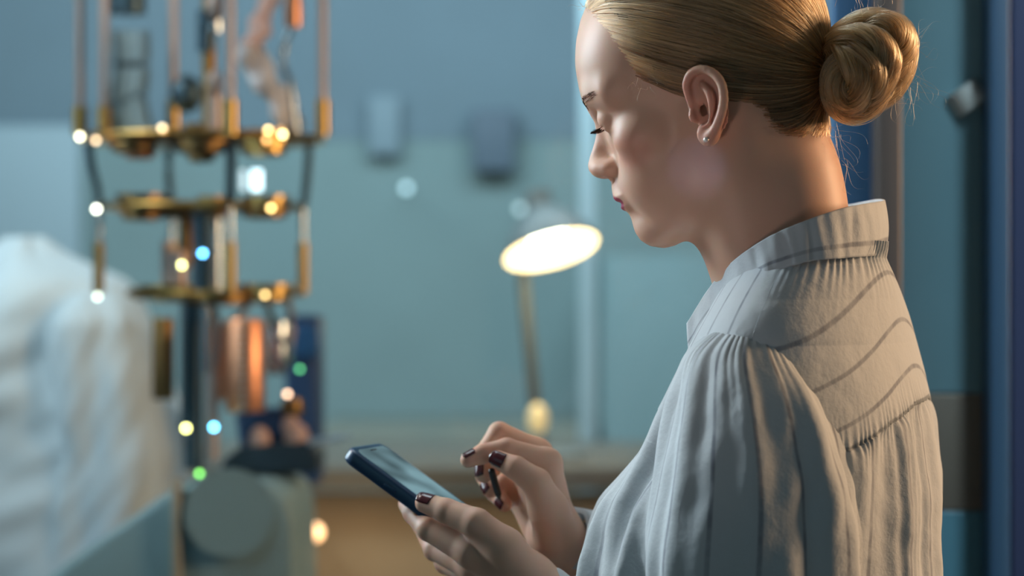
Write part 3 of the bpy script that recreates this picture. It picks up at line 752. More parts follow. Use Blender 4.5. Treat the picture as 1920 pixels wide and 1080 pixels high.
# ------------------------------------------------------------------ earring, nails
def skin_hit(px, py, Y, V, mm=True):
    pass
MB().sph(Vector(h2w(hp(1324, 262, 85.5))), 0.0021, 16).build('earring', mat('pearl', (0.9, 0.86, 0.8), 0.15, coat=0.5, metal=0.3), person, label='small pearl ear stud')
NAIL = mat('dark_red_nail_varnish', (0.06, 0.007, 0.012), 0.25, coat=0.3)
def nail(Hd, finger, sdf, view, wid, ln, back=1.0):
    """varnished nail moulded on the fingertip, on the side that faces 'view'"""
    p = px_chain(Hd[finger][0]); r = Hd[finger][1][-1]; tip = p[-1]; d = norm(p[-1]-p[-2]); v = np.asarray(view, float); v = norm(v-d*(v@d)); s = np.cross(d, v)
    V, F = [], []; nu, nv = 13, 13
    for j in range(nv):
        b = -1+2*j/(nv-1)
        for i in range(nu):
            a = -1+2*i/(nu-1)
            q = tip+d*(-1.0+b*ln*(1-0.18*a*a if b > 0 else 1-0.12*a*a)); w = a*wid*(1-0.12*max(b, 0)**2)
            g = q+s*w+v*(r*1.6)
            for _ in range(14):
                dd = float(sdf(tuple(np.array([x]) for x in g))[0]); g = g-v*dd*0.7
                if abs(dd) < 0.03 or (g-q)@v < -r*0.1: break
            h = max((g-q)@v-0.2, r*math.sqrt(max(0.02, 1-(w/r)**2))*(0.93-0.10*max(b, 0)))
            V.append(q+s*w+v*(h+0.1)); 
    for j in range(nv-1):
        for i in range(nu-1): F.append((j*nu+i, j*nu+i+1, (j+1)*nu+i+1, (j+1)*nu+i))
    o = mesh('nail', np.array(V)/1000, np.array(F), NAIL, body); m = o.modifiers.new('t', 'SOLIDIFY'); m.thickness = 0.0007; m.offset = 0; return o
nail(LH, 'thumb', lf, (0.1, -0.7, 0.75), 6.2, 7.2)
nail(RH, 'thumb', rf, (-0.05, -1, 0.2), 6.0, 7.0)
nail(RH, 'index', rf, (-0.3, -0.35, 0.9), 4.8, 5.6)
nail(RH, 'middle', rf, (-0.6, -0.85, 0.0), 4.8, 5.6)
nail(RH, 'ring', rf, (-0.5, -0.8, -0.1), 4.6, 5.4)
nail(RH, 'little', rf, (-0.5, -0.8, -0.1), 4.2, 5)

# ------------------------------------------------------------------ phone
def ph(l, w, n): return P0-PL*l+PWD*w+PN*n
PHR = Matrix([list(-PL), list(PWD), list(PN)]).transposed()
phone = empty('smartphone', tuple(ph(PH_L/2, PH_W/2, -PH_T/2)), 'dark blue cased smartphone held in the left hand of the woman', 'phone')
CASE = mat('blue_phone_case', (0.012, 0.055, 0.13), 0.35, coat=0.2)
def rounded_slab(l0, l1, w0, w1, n0, n1, rad, bev, name, m):
    pts = []
    for (cl, cw, a0) in ((l1-rad, w1-rad, 0), (l0+rad, w1-rad, 90), (l0+rad, w0+rad, 180), (l1-rad, w0+rad, 270)):
        for k in range(9):
            a = math.radians(a0+k*90/8); pts.append((cl+rad*math.cos(a), cw+rad*math.sin(a)))
    bm = bmesh.new(); va = [bm.verts.new(Vector(ph(p, q, n0))) for p, q in pts]; vb = [bm.verts.new(Vector(ph(p, q, n1))) for p, q in pts]
    bm.faces.new(va); bm.faces.new(vb[::-1]); n = len(pts)
    for i in range(n): bm.faces.new((va[i], vb[i], vb[(i+1) % n], va[(i+1) % n]))
    bmesh.ops.recalc_face_normals(bm, faces=bm.faces)
    if bev: bmesh.ops.bevel(bm, geom=[e for e in bm.edges if len(e.link_faces) == 2 and max(len(f.verts) for f in e.link_faces) > 4], offset=bev, segments=4, affect='EDGES', profile=0.5)
    q = MB(); q.bm.free(); q.bm = bm; return q.build(name, m, phone)
rounded_slab(0, PH_L, 0, PH_W, -PH_T, 0.0006, 0.011, 0.0035, 'case', CASE)
sm = mat('phone_screen', (0.02, 0.03, 0.035), 0.08, emit=(0.20, 0.34, 0.38), es=0.55)
nt = sm.node_tree; tcn = nt.nodes['Texture Coordinate']; nz = nt.nodes.new('ShaderNodeTexNoise'); nz.inputs['Scale'].default_value = 26; nz.inputs['Detail'].default_value = 1
nt.links.new(tcn.outputs['Object'], nz.inputs['Vector']); mr = nt.nodes.new('ShaderNodeMapRange'); mr.inputs['From Min'].default_value = 0.35; mr.inputs['From Max'].default_value = 0.7; mr.inputs['To Min'].default_value = 0.15; mr.inputs['To Max'].default_value = 0.9
nt.links.new(nz.outputs['Fac'], mr.inputs['Value']); nt.links.new(mr.outputs[0], nt.nodes['Principled BSDF'].inputs['Emission Strength'])
rounded_slab(0.0065, PH_L-0.0065, 0.006, PH_W-0.006, 0.0004, 0.0009, 0.007, 0, 'screen', sm)
MB().box(tuple(ph(0.0095, PH_W/2, 0.0010)), (0.0012, 0.012, 0.0003), PHR).build('earpiece', mat('black_gap', (0.01, 0.01, 0.01), 0.5), phone)
MB().box(tuple(ph(0.05, -0.0004, -PH_T/2)), (0.012, 0.0012, 0.003), PHR, 0.0005).build('side_button', CASE, phone)
styl = MB(); a_, b_ = at(922, 884, 2.004), at(934, 926, 2.018); styl.cyl(a_, b_, 0.0030, 0.0030, 20).cyl(b_, b_+norm(b_-a_)*0.006, 0.0030, 0.0008, 20).sph(tuple(a_), 0.003, 16)
so = styl.build('stylus', mat('black_plastic', (0.012, 0.012, 0.014), 0.3)); tag(so, 'short black stylus pinched in the right hand of the woman above the phone', 'stylus')
# ------------------------------------------------------------------ trousers and shoes, below the frame
TRO = mat('navy_trousers', (0.02, 0.03, 0.06), 0.8, bump=(200, 0.2))
def tro_fn(P):
    d = cap(P, (250, 1960, 960), (250, 1960, 870), 122, 118)
    for s in (-1, 1):
        hipp = np.array([250+s*32, 1960+s*85, 880.]); kn = hipp+(-20, 0, -400); an = kn+(20, 0, -330)
        d = smin(d, chain(P, [hipp, kn, an], [96, 74, 62], 15), 20)
    d = smax(d, P[2]-985, 4); return smax(d, 95-P[2], 4)
v_, f_ = surface_nets(tro_fn, (60, 1740, 60), (440, 2180, 1010), 9.0)
mesh('trousers', v_/1000, f_, TRO, person)
for s in (-1, 1):
    def shoe(P, s=s):
        a = np.array([250+s*32, 1960+s*85, 50.]); d = chain(P, [a+(25, -8, 0), a+(-60, 20, -8), a+(-135, 45, -16)], [40, 38, 30], 20)
        d = smin(d, cap(P, a, a+(0, 0, 40), 44, 46), 10); d = smax(d, P[2]-100, 3); return smax(d, 2-P[2], 2)
    v_, f_ = surface_nets(shoe, (40, 1780, -20), (400, 2180, 140), 6.0)
    mesh('shoe', v_/1000, f_, mat('black_leather', (0.02, 0.02, 0.02), 0.35), person)

# ------------------------------------------------------------------ things behind: the hanging cryostat
FY = 3.5; FXc = 378
BRASS = mat('brass', (0.50, 0.31, 0.10), 0.34, 1.0); DBRASS = mat('dark_brass', (0.26, 0.15, 0.055), 0.42, 1.0); COPPER = mat('copper', (0.80, 0.36, 0.20), 0.42, 1.0)
STEEL = mat('steel', (0.55, 0.60, 0.64), 0.22, 1.0); PSTEEL = mat('pink_steel', (0.44, 0.34, 0.31), 0.42, 0.7); DSTEEL = mat('dark_steel', (0.05, 0.09, 0.12), 0.4, 0.5)
BLUEP = mat('blue_plastic', (0.02, 0.06, 0.16), 0.5)
def emit(name, c, s_): return mat(name, (0.8, 0.8, 0.8), 0.4, emit=c, es=s_)
def f3(px, py, dy=0.0): return Vector(at(px, py, FY+dy))
fsc = PX*FY
cryo = empty('cryostat', tuple(f3(FXc, 900)), 'hanging brass and steel cryostat of a quantum computer with three round plates', 'machine')
def plate(py, r, t=0.010, dy=0.0, cx_=FXc):
    c = f3(cx_, py, dy); return MB().lathe(c, [(0.001, t/2), (r-0.004, t/2), (r-0.001, t/2-0.002), (r, 0), (r-0.001, -t/2+0.002), (r-0.004, -t/2), (0.001, -t/2)], 72).build('plate', BRASS, cryo)
plate(262, 232*fsc); plate(388, 196*fsc, 0.009); plate(550, 168*fsc, 0.010, cx_=405)
plate(-420, 240*fsc, 0.014)
TOPZ = -1000
def rod(px, y0, y1, dy, r, m, name='rod', px2=None):
    return MB().cyl(f3(px2 if px2 is not None else px, y0, dy), f3(px, y1, dy), r, n=20).build(name, m, cryo)
cz = lambda ang: (math.sin(ang)*0.17)
rods = [(150, -0.05), (195, 0.09), (325, 0.16), (432, -0.17), (605, 0.0)]
for px, dy in rods:
    rod(px, -1000 if dy else -1000, 250, dy, 0.0064, PSTEEL)
    MB().cyl(f3(px, 188 if px > 200 else 200, dy), f3(px, 254, dy), 0.0105, n=24).build('sleeve_nut', BRASS, cryo)
# struts between the plates
def strut(pts, r, m):
    P_ = spline(np.array([f3(*p) for p in pts]), 14); return MB().tube(P_, r, 12).build('strut', m, cryo)
strut([(166, 268, -0.02), (172, 310, -0.02), (182, 350, -0.02), (186, 384, -0.02)], 0.006, DSTEEL)
strut([(318, 268, 0.14), (316, 320, 0.14), (322, 384, 0.14)], 0.006, DSTEEL); strut([(434, 268, -0.15), (432, 384, -0.13)], 0.0075, DSTEEL); strut([(580, 268, 0), (576, 330, 0), (570, 384, 0)], 0.006, DSTEEL)
for px, dy in ((185, -0.02), (432, -0.13), (568, 0.0), (322, 0.12)):
    rod(px, 390, 455, dy, 0.005, STEEL); MB().cyl(f3(px, 455, dy), f3(px, 550, dy), 0.008, n=20).build('sleeve_nut', BRASS, cryo)
# flanges and blocks under the plates
def flange(px, py, r, h, dy, m, top=None):
    c = f3(px, py, dy); r *= fsc; h *= fsc
    return MB().lathe(c, [(0.001, 0), (r, 0), (r, -h*0.3), (r*0.8, -h*0.35), (r*0.8, -h*0.8), (r*0.55, -h), (0.001, -h)], 36).build('flange', m, cryo)
flange(250, 262, 50, 26, -0.11, DBRASS); flange(262, 280, 34, 18, -0.10, COPPER); flange(378, 262, 60, 26, -0.12, DBRASS); flange(378, 286, 30, 18, -0.12, DBRASS); flange(495, 262, 52, 30, -0.12, BRASS)
flange(330, 250, 90, 14, -0.09, DBRASS); flange(500, 244, 46, 18, -0.11, BRASS); flange(372, 232, 26, 30, -0.07, DBRASS)
flange(266, 364, 48, 28, -0.09, DBRASS); flange(266, 392, 46, 22, -0.09, DBRASS); flange(398, 368, 26, 20, -0.12, BRASS); flange(500, 368, 46, 22, -0.10, BRASS); flange(496, 390, 52, 20, -0.09, DBRASS); flange(330, 388, 40, 22, -0.07, DBRASS); flange(400, 392, 34, 16, -0.09, DBRASS)
flange(500, 532, 52, 36, -0.09, BRASS); flange(330, 534, 68, 32, -0.07, BRASS); flange(410, 552, 70, 20, -0.09, DBRASS); flange(270, 540, 26, 22, -0.05, DBRASS)
# copper cans hanging below
def can(px0, px1, py0, py1, dy, m, holes=False):
    c = f3((px0+px1)/2, py0, dy); r = (px1-px0)/2*fsc; h = (py1-py0)*fsc
    o = MB().lathe(c, [(0.001, 0), (r*0.9, 0), (r, -0.004), (r, -h+0.004), (r*0.95, -h), (0.001, -h)], 48).build('shield_can', m, cryo)
    if holes:
        hb = MB()
        for k in range(12): hb.cyl(c+Vector((0, -r-0.0006, -h*(0.06+k*0.08))), c+Vector((0, -r+0.004, -h*(0.06+k*0.08))), 0.0042, n=14)
        hb.build('screw_row', mat('bright_copper', (0.95, 0.66, 0.5), 0.35, 0.9), o)
can(424, 496, 598, 766, -0.12, COPPER, True); can(398, 440, 606, 750, -0.02, COPPER); can(286, 326, 596, 745, -0.08, DBRASS)
can(500, 542, 600, 700, -0.03, STEEL); can(318, 352, 470, 540, -0.05, PSTEEL)
for px, y0, y1, dy, r, m in ((378, 400, 552, -0.10, 0.015, DSTEEL), (350, 400, 500, 0.0, 0.012, DBRASS), (405, 400, 552, 0.02, 0.010, STEEL), (392, -1000, 250, -0.12, 0.010, DBRASS), (403, -1000, 60, -0.14, 0.011, STEEL), (403, 140, 245, -0.14, 0.010, PSTEEL),
                             (362, 560, 880, -0.05, 0.013, DSTEEL), (345, 560, 800, 0.03, 0.006, STEEL), (385, 560, 700, -0.08, 0.010, STEEL), (398, 700, 862, -0.10, 0.009, PSTEEL), (372, 590, 870, 0.04, 0.008, BLUEP), (312, 452, 545, -0.03, 0.007, PSTEEL)):
    rod(px, y0, y1, dy, r, m, 'tube')
MB().sph(f3(350, 176, -0.06), 0.022, 24, sc=(1, 1, 1.25)).build('valve', DSTEEL, cryo)
MB().cyl(f3(240, -40, 0), f3(240, 26, 0), 0.026, n=28).build('valve', DSTEEL, cryo)
MB().cyl(f3(388, 20, -0.14), f3(384, 98, -0.14), 0.014, 0.011, n=24).build('valve', DSTEEL, cryo)
MB().sph(f3(403, 12, -0.15), 0.012, 20, sc=(1, 1, 1.8)).build('connector', PSTEEL, cryo)
MB().sph(f3(403, 155, -0.15), 0.010, 20, sc=(1, 1, 1.8)).build('connector', PSTEEL, cryo)
MB().lathe(f3(550, 50, -0.05), [(0.001, 0.0), (0.012, 0), (0.013, 0.02), (0.011, 0.045), (0.001, 0.046)], 24).build('connector', COPPER, cryo)
strut([(550, 45, -0.05), (535, 80, -0.05), (530, 120, -0.05), (545, 160, -0.05), (556, 250, -0.05)], 0.005, STEEL)
for pts in ([(495, 560, -0.05), (520, 620, -0.08), (545, 660, -0.06), (520, 700, -0.05)], [(540, 560, -0.02), (548, 620, 0), (530, 690, -0.04), (500, 690, -0.05)], [(470, 560, -0.05), (455, 585, -0.1), (440, 600, -0.12)], [(395, 560, -0.06), (410, 620, -0.08), (402, 700, -0.08)]):
    strut(pts, 0.005, PSTEEL if pts[0][0] != 495 else STEEL)
MB().lathe(f3(548, 765, -0.05), [(0.001, 0.014), (0.014, 0.013), (0.017, 0), (0.014, -0.013), (0.001, -0.014)], 24).build('knob', DBRASS, cryo)
# coloured indicator lamps, and glints on the metal built as glowing spheres
LAMPS_AND_GLINTS = [(150, 256, -0.12, (1.0, 0.82, 0.55), 26, 'warm white'), (180, 263, -0.14, (1.0, 0.62, 0.34), 14, 'warm'), (304, 240, -0.18, (1, 0.68, 0.36), 14, 'warm'), (181, 392, -0.10, (1, 0.9, 0.72), 28, 'white'), (183, 556, -0.06, (0.95, 0.95, 0.75), 12, 'white'),  # this row and the first amber entries are glints on metal
         (503, 244, -0.19, (1.0, 0.60, 0.20), 20, 'amber'), (530, 252, -0.17, (1.0, 0.75, 0.32), 26, 'amber'), (500, 263, -0.18, (1.0, 0.45, 0.12), 14, 'amber'), (508, 390, -0.18, (1.0, 0.62, 0.2), 20, 'amber'), (497, 553, -0.16, (1, 0.6, 0.2), 14, 'amber'),
         (380, 475, -0.18, (0.12, 0.50, 1.0), 38, 'blue'), (341, 497, -0.18, (0.9, 0.82, 0.3), 26, 'yellow'), (349, 803, -0.18, (1.0, 0.88, 0.25), 36, 'yellow'), (401, 801, -0.18, (0.12, 0.62, 1.0), 42, 'cyan'), (374, 888, -0.16, (0.10, 0.40, 0.04), 26, 'green'),
         (539, 739, -0.14, (1, 0.55, 0.32), 16, 'peach'), (562, 692, -0.05, (0.05, 0.36, 0.12), 14, 'green')]
EM = {}
for px, py, dy, c, s_, nm in LAMPS_AND_GLINTS:
    k = (c, s_)
    if k not in EM: EM[k] = emit('indicator_'+nm.replace(' ', '_'), c, s_*0.55)
    MB().sph(f3(px, py, dy), 0.0034, 14).build('indicator_light', EM[k], cryo, label=nm+' indicator light')
for px, w_, s_ in ((481, 20, 6.0), (455, 9, 2.2)):
    c = f3(px, 338, -0.12); MB().box(c, (w_*fsc, 0.006, 38*fsc), bevel=0.002).build('lit_window', emit('cool_window', (0.72, 0.92, 1.0), s_*0.5), cryo, label='small bright white window')
# straps made up for unclear pale shapes above the top plate
fm = MB(); 
CR = []
for k in range(5):
    pts = [(455+k*7, 90-k*5, -0.02+0.012*k), (462+k*10, 130, -0.02+0.01*k), (490+k*9, 165, -0.03+0.01*k), (515+k*9, 200, -0.02+0.012*k), (528+k*8, 240, -0.02+0.01*k)]
    fm.tube(spline(np.array([f3(*p) for p in pts]), 20), 0.008, 10, taper=[0.007+0.004*math.sin(i*0.9+k) for i in range(20)])
o = fm.build('braided_strap', mat('pale_braid', (0.62, 0.60, 0.64), 0.55), cryo)
fm = MB()
for k in range(3):
    pts = [(530-k*10, -80, 0.03), (515-k*10, -10, 0.03), (482+k*8, 40, 0.02), (462+k*9, 90, 0.0)]
    fm.tube(spline(np.array([f3(*p) for p in pts]), 20), 0.009, 10, taper=[0.009+0.004*math.sin(i*1.1+k*2) for i in range(20)])
fm.build('braided_strap', mat('rose_braid', (0.55, 0.36, 0.32), 0.5), cryo, label='rose coloured braided strap')
fm = MB()
for k in range(4):
    pts = [(215+k*16, 60, 0.12), (222+k*14, 130, 0.12), (205+k*18, 190, 0.12), (212+k*20, 245, 0.12)]
    fm.tube(spline(np.array([f3(*p) for p in pts]), 20), 0.014, 10)
fm.build('braided_strap', mat('blue_braid', (0.26, 0.36, 0.42), 0.6), cryo, label='grey blue braided strap')

# ------------------------------------------------------------------ bench with equipment under the cryostat
def g(px, py, Y): return Vector(at(px, py, Y))
BENCH = mat('bench_grey', (0.20, 0.30, 0.32), 0.6, noise=(5, 0.1)); DARK = mat('dark_blue_case', (0.012, 0.030, 0.05), 0.5)
eq = empty('equipment_housing', tuple(g(330, 1300, 3.2)), 'large rounded grey-blue equipment housing below the cryostat', 'equipment')
def hull(pts, dy0, dy1, Y, name, m, parent, bev=0.03):
    bm = bmesh.new(); va = [bm.verts.new(g(a, b, Y+dy0)) for a, b in pts]; f = bm.faces.new(va); r = bmesh.ops.extrude_face_region(bm, geom=[f]); vv = [v for v in r['geom'] if isinstance(v, bmesh.types.BMVert)]
    bmesh.ops.translate(bm, verts=vv, vec=(0, dy1-dy0, 0)); bmesh.ops.recalc_face_normals(bm, faces=bm.faces)
    if bev: bmesh.ops.bevel(bm, geom=bm.edges[:], offset=bev, segments=4, affect='EDGES', profile=0.5)
    m_ = MB(); m_.bm.free(); m_.bm = bm; return m_.build(name, m, parent)
hull([(60, 1110), (130, 1050), (220, 990), (310, 925), (400, 908), (500, 912), (540, 934), (552, 980), (556, 1110), (556, 2561), (60, 2561)], 0, 0.34, 3.25, 'housing', BENCH, eq, 0.012)
MB().cyl(g(430, 962, 3.24), g(430, 962, 3.27), 0.06, n=40).build('dial', mat('dial_dark', (0.18, 0.27, 0.29), 0.5), eq)
MB().box(g(332, 1010, 3.245), (0.012, 0.02, 0.16), bevel=0.003).build('trim_strip', mat('tan_strip', (0.35, 0.30, 0.22), 0.6), eq)
cab = empty('instrument_case', tuple(g(575, 900, 3.9)), 'tall dark blue instrument case standing right behind the cryostat', 'equipment')  # case made up for an unclear dark column
zc = g(572, 590, 3.9).z
zb = g(572, 905, 3.9).z
MB().box((g(572, 745, 3.9).x, 3.9, (zc+zb)/2), (0.055, 0.12, zc-zb), bevel=0.01).build('case', BLUEP, cab)
MB().cyl((g(548, 745, 3.9).x, 3.9, 0), (g(548, 745, 3.9).x, 3.9, zb+0.01), 0.008, n=20).cyl((g(548, 745, 3.9).x, 3.9, 0), (g(548, 745, 3.9).x, 3.9, 0.012), 0.12, n=36).build('stand', DSTEEL, cab)
MB().box(g(572, 640, 3.835), (0.045, 0.008, 0.05), bevel=0.003).build('screen', mat('blue_panel', (0.03, 0.12, 0.3), 0.3), cab)  # front of the made-up case
tr = empty('equipment_tray', tuple(g(505, 905, 3.6)), 'dark shallow tray with rounded ends lying on the grey housing', 'tray')  # tray and cable box made up for unclear dark forms here
hull([(412, 888), (420, 860), (450, 838), (520, 832), (585, 828), (600, 858), (592, 888)], 0, 0.13, 3.42, 'tray_body', DARK, tr, 0.006)
hull([(440, 775), (530, 765), (545, 812), (520, 836), (450, 840)], 0, 0.1, 3.46, 'cable_box', BLUEP, tr, 0.006)
for px, py, r in ((487, 826, 0.016), (556, 822, 0.018), (545, 800, 0.013)):  # made up in place of hands reflected in the glass
    MB().sph(g(px, py, 3.44), r, 20, sc=(1, 1, 1.3)).build('knob', mat('peach_knob', (0.55, 0.34, 0.28), 0.5), tr, label='peach coloured knob')
pn = MB(); pn.cyl(g(578, 830, 3.42), g(640, 820, 3.42), 0.0045, 0.004, 16).cyl(g(640, 820, 3.42), g(662, 817, 3.42), 0.004, 0.001, 16)  # pointed rod added as a solid stand-in for the reflected phone
tag(pn.build('pen', mat('pale_blue_plastic', (0.32, 0.46, 0.62), 0.4)), 'pale blue pen pointing right from the dark tray behind the phone', 'pen')

# ------------------------------------------------------------------ solid figure in a white coat, standing in for a reflection in the glass
COAT = mat('white_coat', (0.56, 0.66, 0.73), 0.85, bump=(30, 0.4))
CY = 4.1
pc = empty('person', (atY(120, CY), CY, 0.0), 'person in a pale white lab coat bending towards the left edge, seen from behind', 'person')
def loft(name, rows, m, parent, nth=160, Y=CY, amp=0.012, seed=2, sub=140):
    """rows: (row, left, right, half depth)"""
    rows = np.array(rows, float); v = np.linspace(rows[0, 0], rows[-1, 0], sub); a, b, d = [smooth1(np.interp(v, rows[:, 0], rows[:, i]), 7) for i in (1, 2, 3)]
    t = np.linspace(0, 2*math.pi, nth, endpoint=False); c = ((a+b)/2-960)*PX*Y; e = (b-a)/2*PX*Y; z = CAM_Z-(v-540)*PX*Y
    q = fnoise(t[None, :]/6.28*4+v[:, None]/500, v[:, None]/420+0*t[None, :], seed, 3)*amp
    q = q+amp*0.8*np.sin(t[None, :]*5+v[:, None]/130)
    G = np.stack([c[:, None]+(e[:, None]+q)*np.cos(t), Y+(d[:, None]+q)*np.sin(t), z[:, None]+0*t[None, :]], -1)
    return grid_mesh(name, G, None, m, parent, np.zeros(G.shape[:2]), thick=0)
loft('coat', [(444, 40, 70, 0.01), (452, 10, 92, 0.05), (490, -40, 135, 0.11), (508, -60, 215, 0.16), (530, -80, 250, 0.19), (570, -100, 278, 0.21), (640, -110, 302, 0.22), (720, -110, 322, 0.22), (800, -110, 336, 0.21), (900, -105, 345, 0.21), (1100, -90, 352, 0.22), (1350, -90, 360, 0.24)], COAT, pc)
loft('coat_sleeve', [(548, 150, 190, 0.01), (556, 110, 225, 0.05), (600, 85, 262, 0.09), (700, 90, 290, 0.10), (860, 110, 318, 0.10), (1000, 90, 322, 0.09), (1100, 60, 310, 0.08)], COAT, pc, Y=3.95, amp=0.010, seed=5)
skin2 = mat('neck_skin', (0.5, 0.34, 0.27), 0.6)
def p2(P):
    c = at(-90, 500, CY)*1000; d = ell(P, c+np.array([-70, 0, 30]), (95, 78, 105)); d = smin(d, cap(P, c, at(20, 560, CY)*1000, 55, 60), 30)
    hip = at(130, 1300, CY)*1000; d = smin(d, cap(P, at(60, 620, CY)*1000, hip, 110, 110), 30)
    for s in (-1, 1): d = smin(d, chain(P, [hip+(0, s*90, -60), hip+(20, s*90, -350), (hip[0], hip[1]+s*90, 60)], [85, 60, 42], 10), 20)
    return d
c0 = at(-90, 500, CY)*1000
v_, f_ = surface_nets(p2, (c0[0]-180, CY*1000-260, 0), (c0[0]+420, CY*1000+260, c0[2]+160), 10.0)
b2 = mesh('body', v_/1000, f_, skin2, pc)  # body of the figure standing in for the reflection
def p3(P):
    c = c0+np.array([-70, 0, 30]); return smax(ell(P, c, (103, 86, 113)), -(P[2]-c[2]+20)+0*P[0], 5)
v_, f_ = surface_nets(p3, (c0[0]-190, CY*1000-100, c0[2]-60), (c0[0]+60, CY*1000+100, c0[2]+160), 6.0)
mesh('hair', v_/1000, f_, mat('brown_hair', (0.08, 0.05, 0.03), 0.6), pc)
def p4(P):
    hip = at(130, 1300, CY)*1000; d = cap(P, hip, hip+(0, 0, -60), 125, 125)
    for s in (-1, 1): d = smin(d, chain(P, [hip+(0, s*90, -60), hip+(20, s*90, -350), (hip[0], hip[1]+s*90, 90)], [95, 75, 62], 10), 20)
    return smax(d, 60-P[2], 3)
v_, f_ = surface_nets(p4, (at(130, 1300, CY)[0]*1000-200, CY*1000-250, 20), (at(130, 1300, CY)[0]*1000+200, CY*1000+250, 1000), 12.0)
mesh('trousers', v_/1000, f_, mat('grey_trousers', (0.06, 0.08, 0.1), 0.8), pc)

# ------------------------------------------------------------------ desk lamp on the far desk
LY = 4.6
def q3(px, py, dy=0.0): return Vector(at(px, py, LY+dy))
lamp = empty('desk_lamp', tuple(q3(1006, 860)), 'lit desk lamp with a tilted round shade and thin arm', 'lamp')
axis = Vector((0.26, -0.36, -1.0)).normalized(); qd = (-axis).to_track_quat('Z', 'Y'); hd = q3(1034, 470)
LM = mat('lamp_enamel', (0.20, 0.24, 0.25), 0.4); LW = mat('lamp_inside', (0.85, 0.72, 0.52), 0.5)
R_ = 88*PX*LY
MB().lathe(hd, [(R_, 0), (R_*1.01, 0.003), (R_*0.9, 0.03), (R_*0.6, 0.065), (R_*0.32, 0.085), (R_*0.3, 0.12), (0.001, 0.122)], 48, qd).build('lamp_shade', LM, lamp)
MB().lathe(hd, [(R_*0.99, 0.001), (R_*0.88, 0.027), (R_*0.58, 0.06), (R_*0.3, 0.08), (0.001, 0.081)], 48, qd).build('shade_lining', mat('lit_lining', (0.9, 0.75, 0.5), 0.5, emit=(1.0, 0.72, 0.36), es=0.9), lamp)  # bulb light on the lining built in as emission
MB().sph(hd+axis*-0.022, 0.036, 24).build('bulb', emit('bulb', (1.0, 0.9, 0.66), 14), lamp)
MB().tube(spline(np.array([q3(1026, 425, 0.03), q3(985, 420, 0.10), q3(982, 520, 0.10), q3(1004, 775, 0)]), 24), 0.012, 12).build('arm', mat('arm_metal', (0.055, 0.06, 0.055), 0.8, 0.0), lamp)
MB().sph(q3(1008, 785, -0.01), 0.019, 24, sc=(1, 1, 1.5)).build('switch_light', mat('warm_brass_joint', (0.9, 0.68, 0.35), 0.4, 0.2, emit=(1.0, 0.66, 0.28), es=0.45), lamp, label='small warm glowing switch light at the foot of the arm')  # the joint is no lamp; emission adds its warm glow
MB().lathe(q3(1008, 860), [(0.001, 0), (0.09, 0), (0.09, 0.012), (0.02, 0.02), (0.012, 0.08), (0.001, 0.08)], 40).build('base', LM, lamp)
l = bpy.data.lights.new('lamp_light', 'POINT'); l.energy = 1.2; l.color = (1, 0.78, 0.5); l.shadow_soft_size = 0.03; lo = bpy.data.objects.new('lamp_light', l); COL.objects.link(lo); lo.location = hd+axis*0.05
# the desk it stands on, with warm wood front
WOOD = mat('desk_wood', (0.40, 0.30, 0.19), 0.5, noise=(6, 0.25)); 
dk = empty('desk', (0.0, 4.8, 0), 'long wooden desk under the desk lamp', 'desk')
ztop = q3(1008, 860).z
MB().box((-0.1, 4.75, ztop-0.02), (1.5, 0.75, 0.04), bevel=0.005).build('desk_top', mat('desk_top_grey', (0.13, 0.115, 0.09), 0.5, noise=(5, 0.1)), dk)
MB().box((-0.1, 4.5, ztop-0.28), (1.4, 0.03, 0.45), bevel=0.003).build('front_panel', WOOD, dk)
for x in (-0.78, 0.58):
    for y in (4.45, 5.05): MB().box((x, y, (ztop-0.04)/2), (0.06, 0.06, ztop-0.04), bevel=0.004).build('leg', LM, dk)
for px, py, Y, r, c, s_, lab in ((590, 998, 4.3, 0.015, (1.0, 0.46, 0.18), 4.5, 'small orange lamp glowing low behind the phone'), (762, 353, 6.2, 0.010, (0.45, 0.72, 0.8), 8, 'faint pale blue lamp on the back wall, left of the desk lamp'),
                              (975, 392, 6.2, 0.010, (0.45, 0.66, 0.7), 5, 'faint pale lamp on the back wall, right above the desk lamp')):
    s_ = s_*(0.25 if Y > 6 else 1); pl_ = empty('pilot_lamp', tuple(g(px, py, Y)), lab, 'lamp'); MB().sph(g(px, py, Y), r, 16).build('bulb', emit('pilot', c, s_), pl_); MB().cyl(g(px, py, Y+0.012), g(px, py, 6.8 if Y > 6 else 4.48), 0.004, n=12).build('holder', LM, pl_)

l = bpy.data.lights.new('pilot_light', 'POINT'); l.energy = 0.6; l.color = (1, 0.6, 0.28); l.shadow_soft_size = 0.02; lo = bpy.data.objects.new('pilot_light', l); COL.objects.link(lo); lo.location = g(640, 1040, 4.2)
# ------------------------------------------------------------------ back wall furnishings and the glass partition
def panel(name, x0, x1, y0, y1, Y, t, c, label, cat, rough=0.6, nz=(3, 0.08)):
    o = slab(name, x0, x1, y0, y1, Y, t, mat(name+'_paint', c, rough, noise=nz)); return tag(o, label, cat)
tag(slab('trim_1', -400, 2300, -900, 262, 6.795, 0.01, mat('blue_bulkhead', (0.185, 0.265, 0.32), 0.7, noise=(2, 0.2))), kind='structure')  # flat band for the darker blue of the upper wall
panel('roller_blind', -260, 150, 235, 700, 6.74, 0.03, (0.33, 0.44, 0.50), 'pale blue roller blind at the far left behind the white coat', 'blind')  # flat panel added to paint the pale glow at the far left
panel('wall_monitor', 885, 965, 205, 320, 6.71, 0.06, (0.10, 0.145, 0.195), 'small dark blue monitor on the back wall above the lamp', 'monitor')
panel('notice_board', 690, 750, 180, 290, 6.74, 0.03, (0.21, 0.295, 0.35), 'pale grey-blue notice board high on the back wall', 'board')
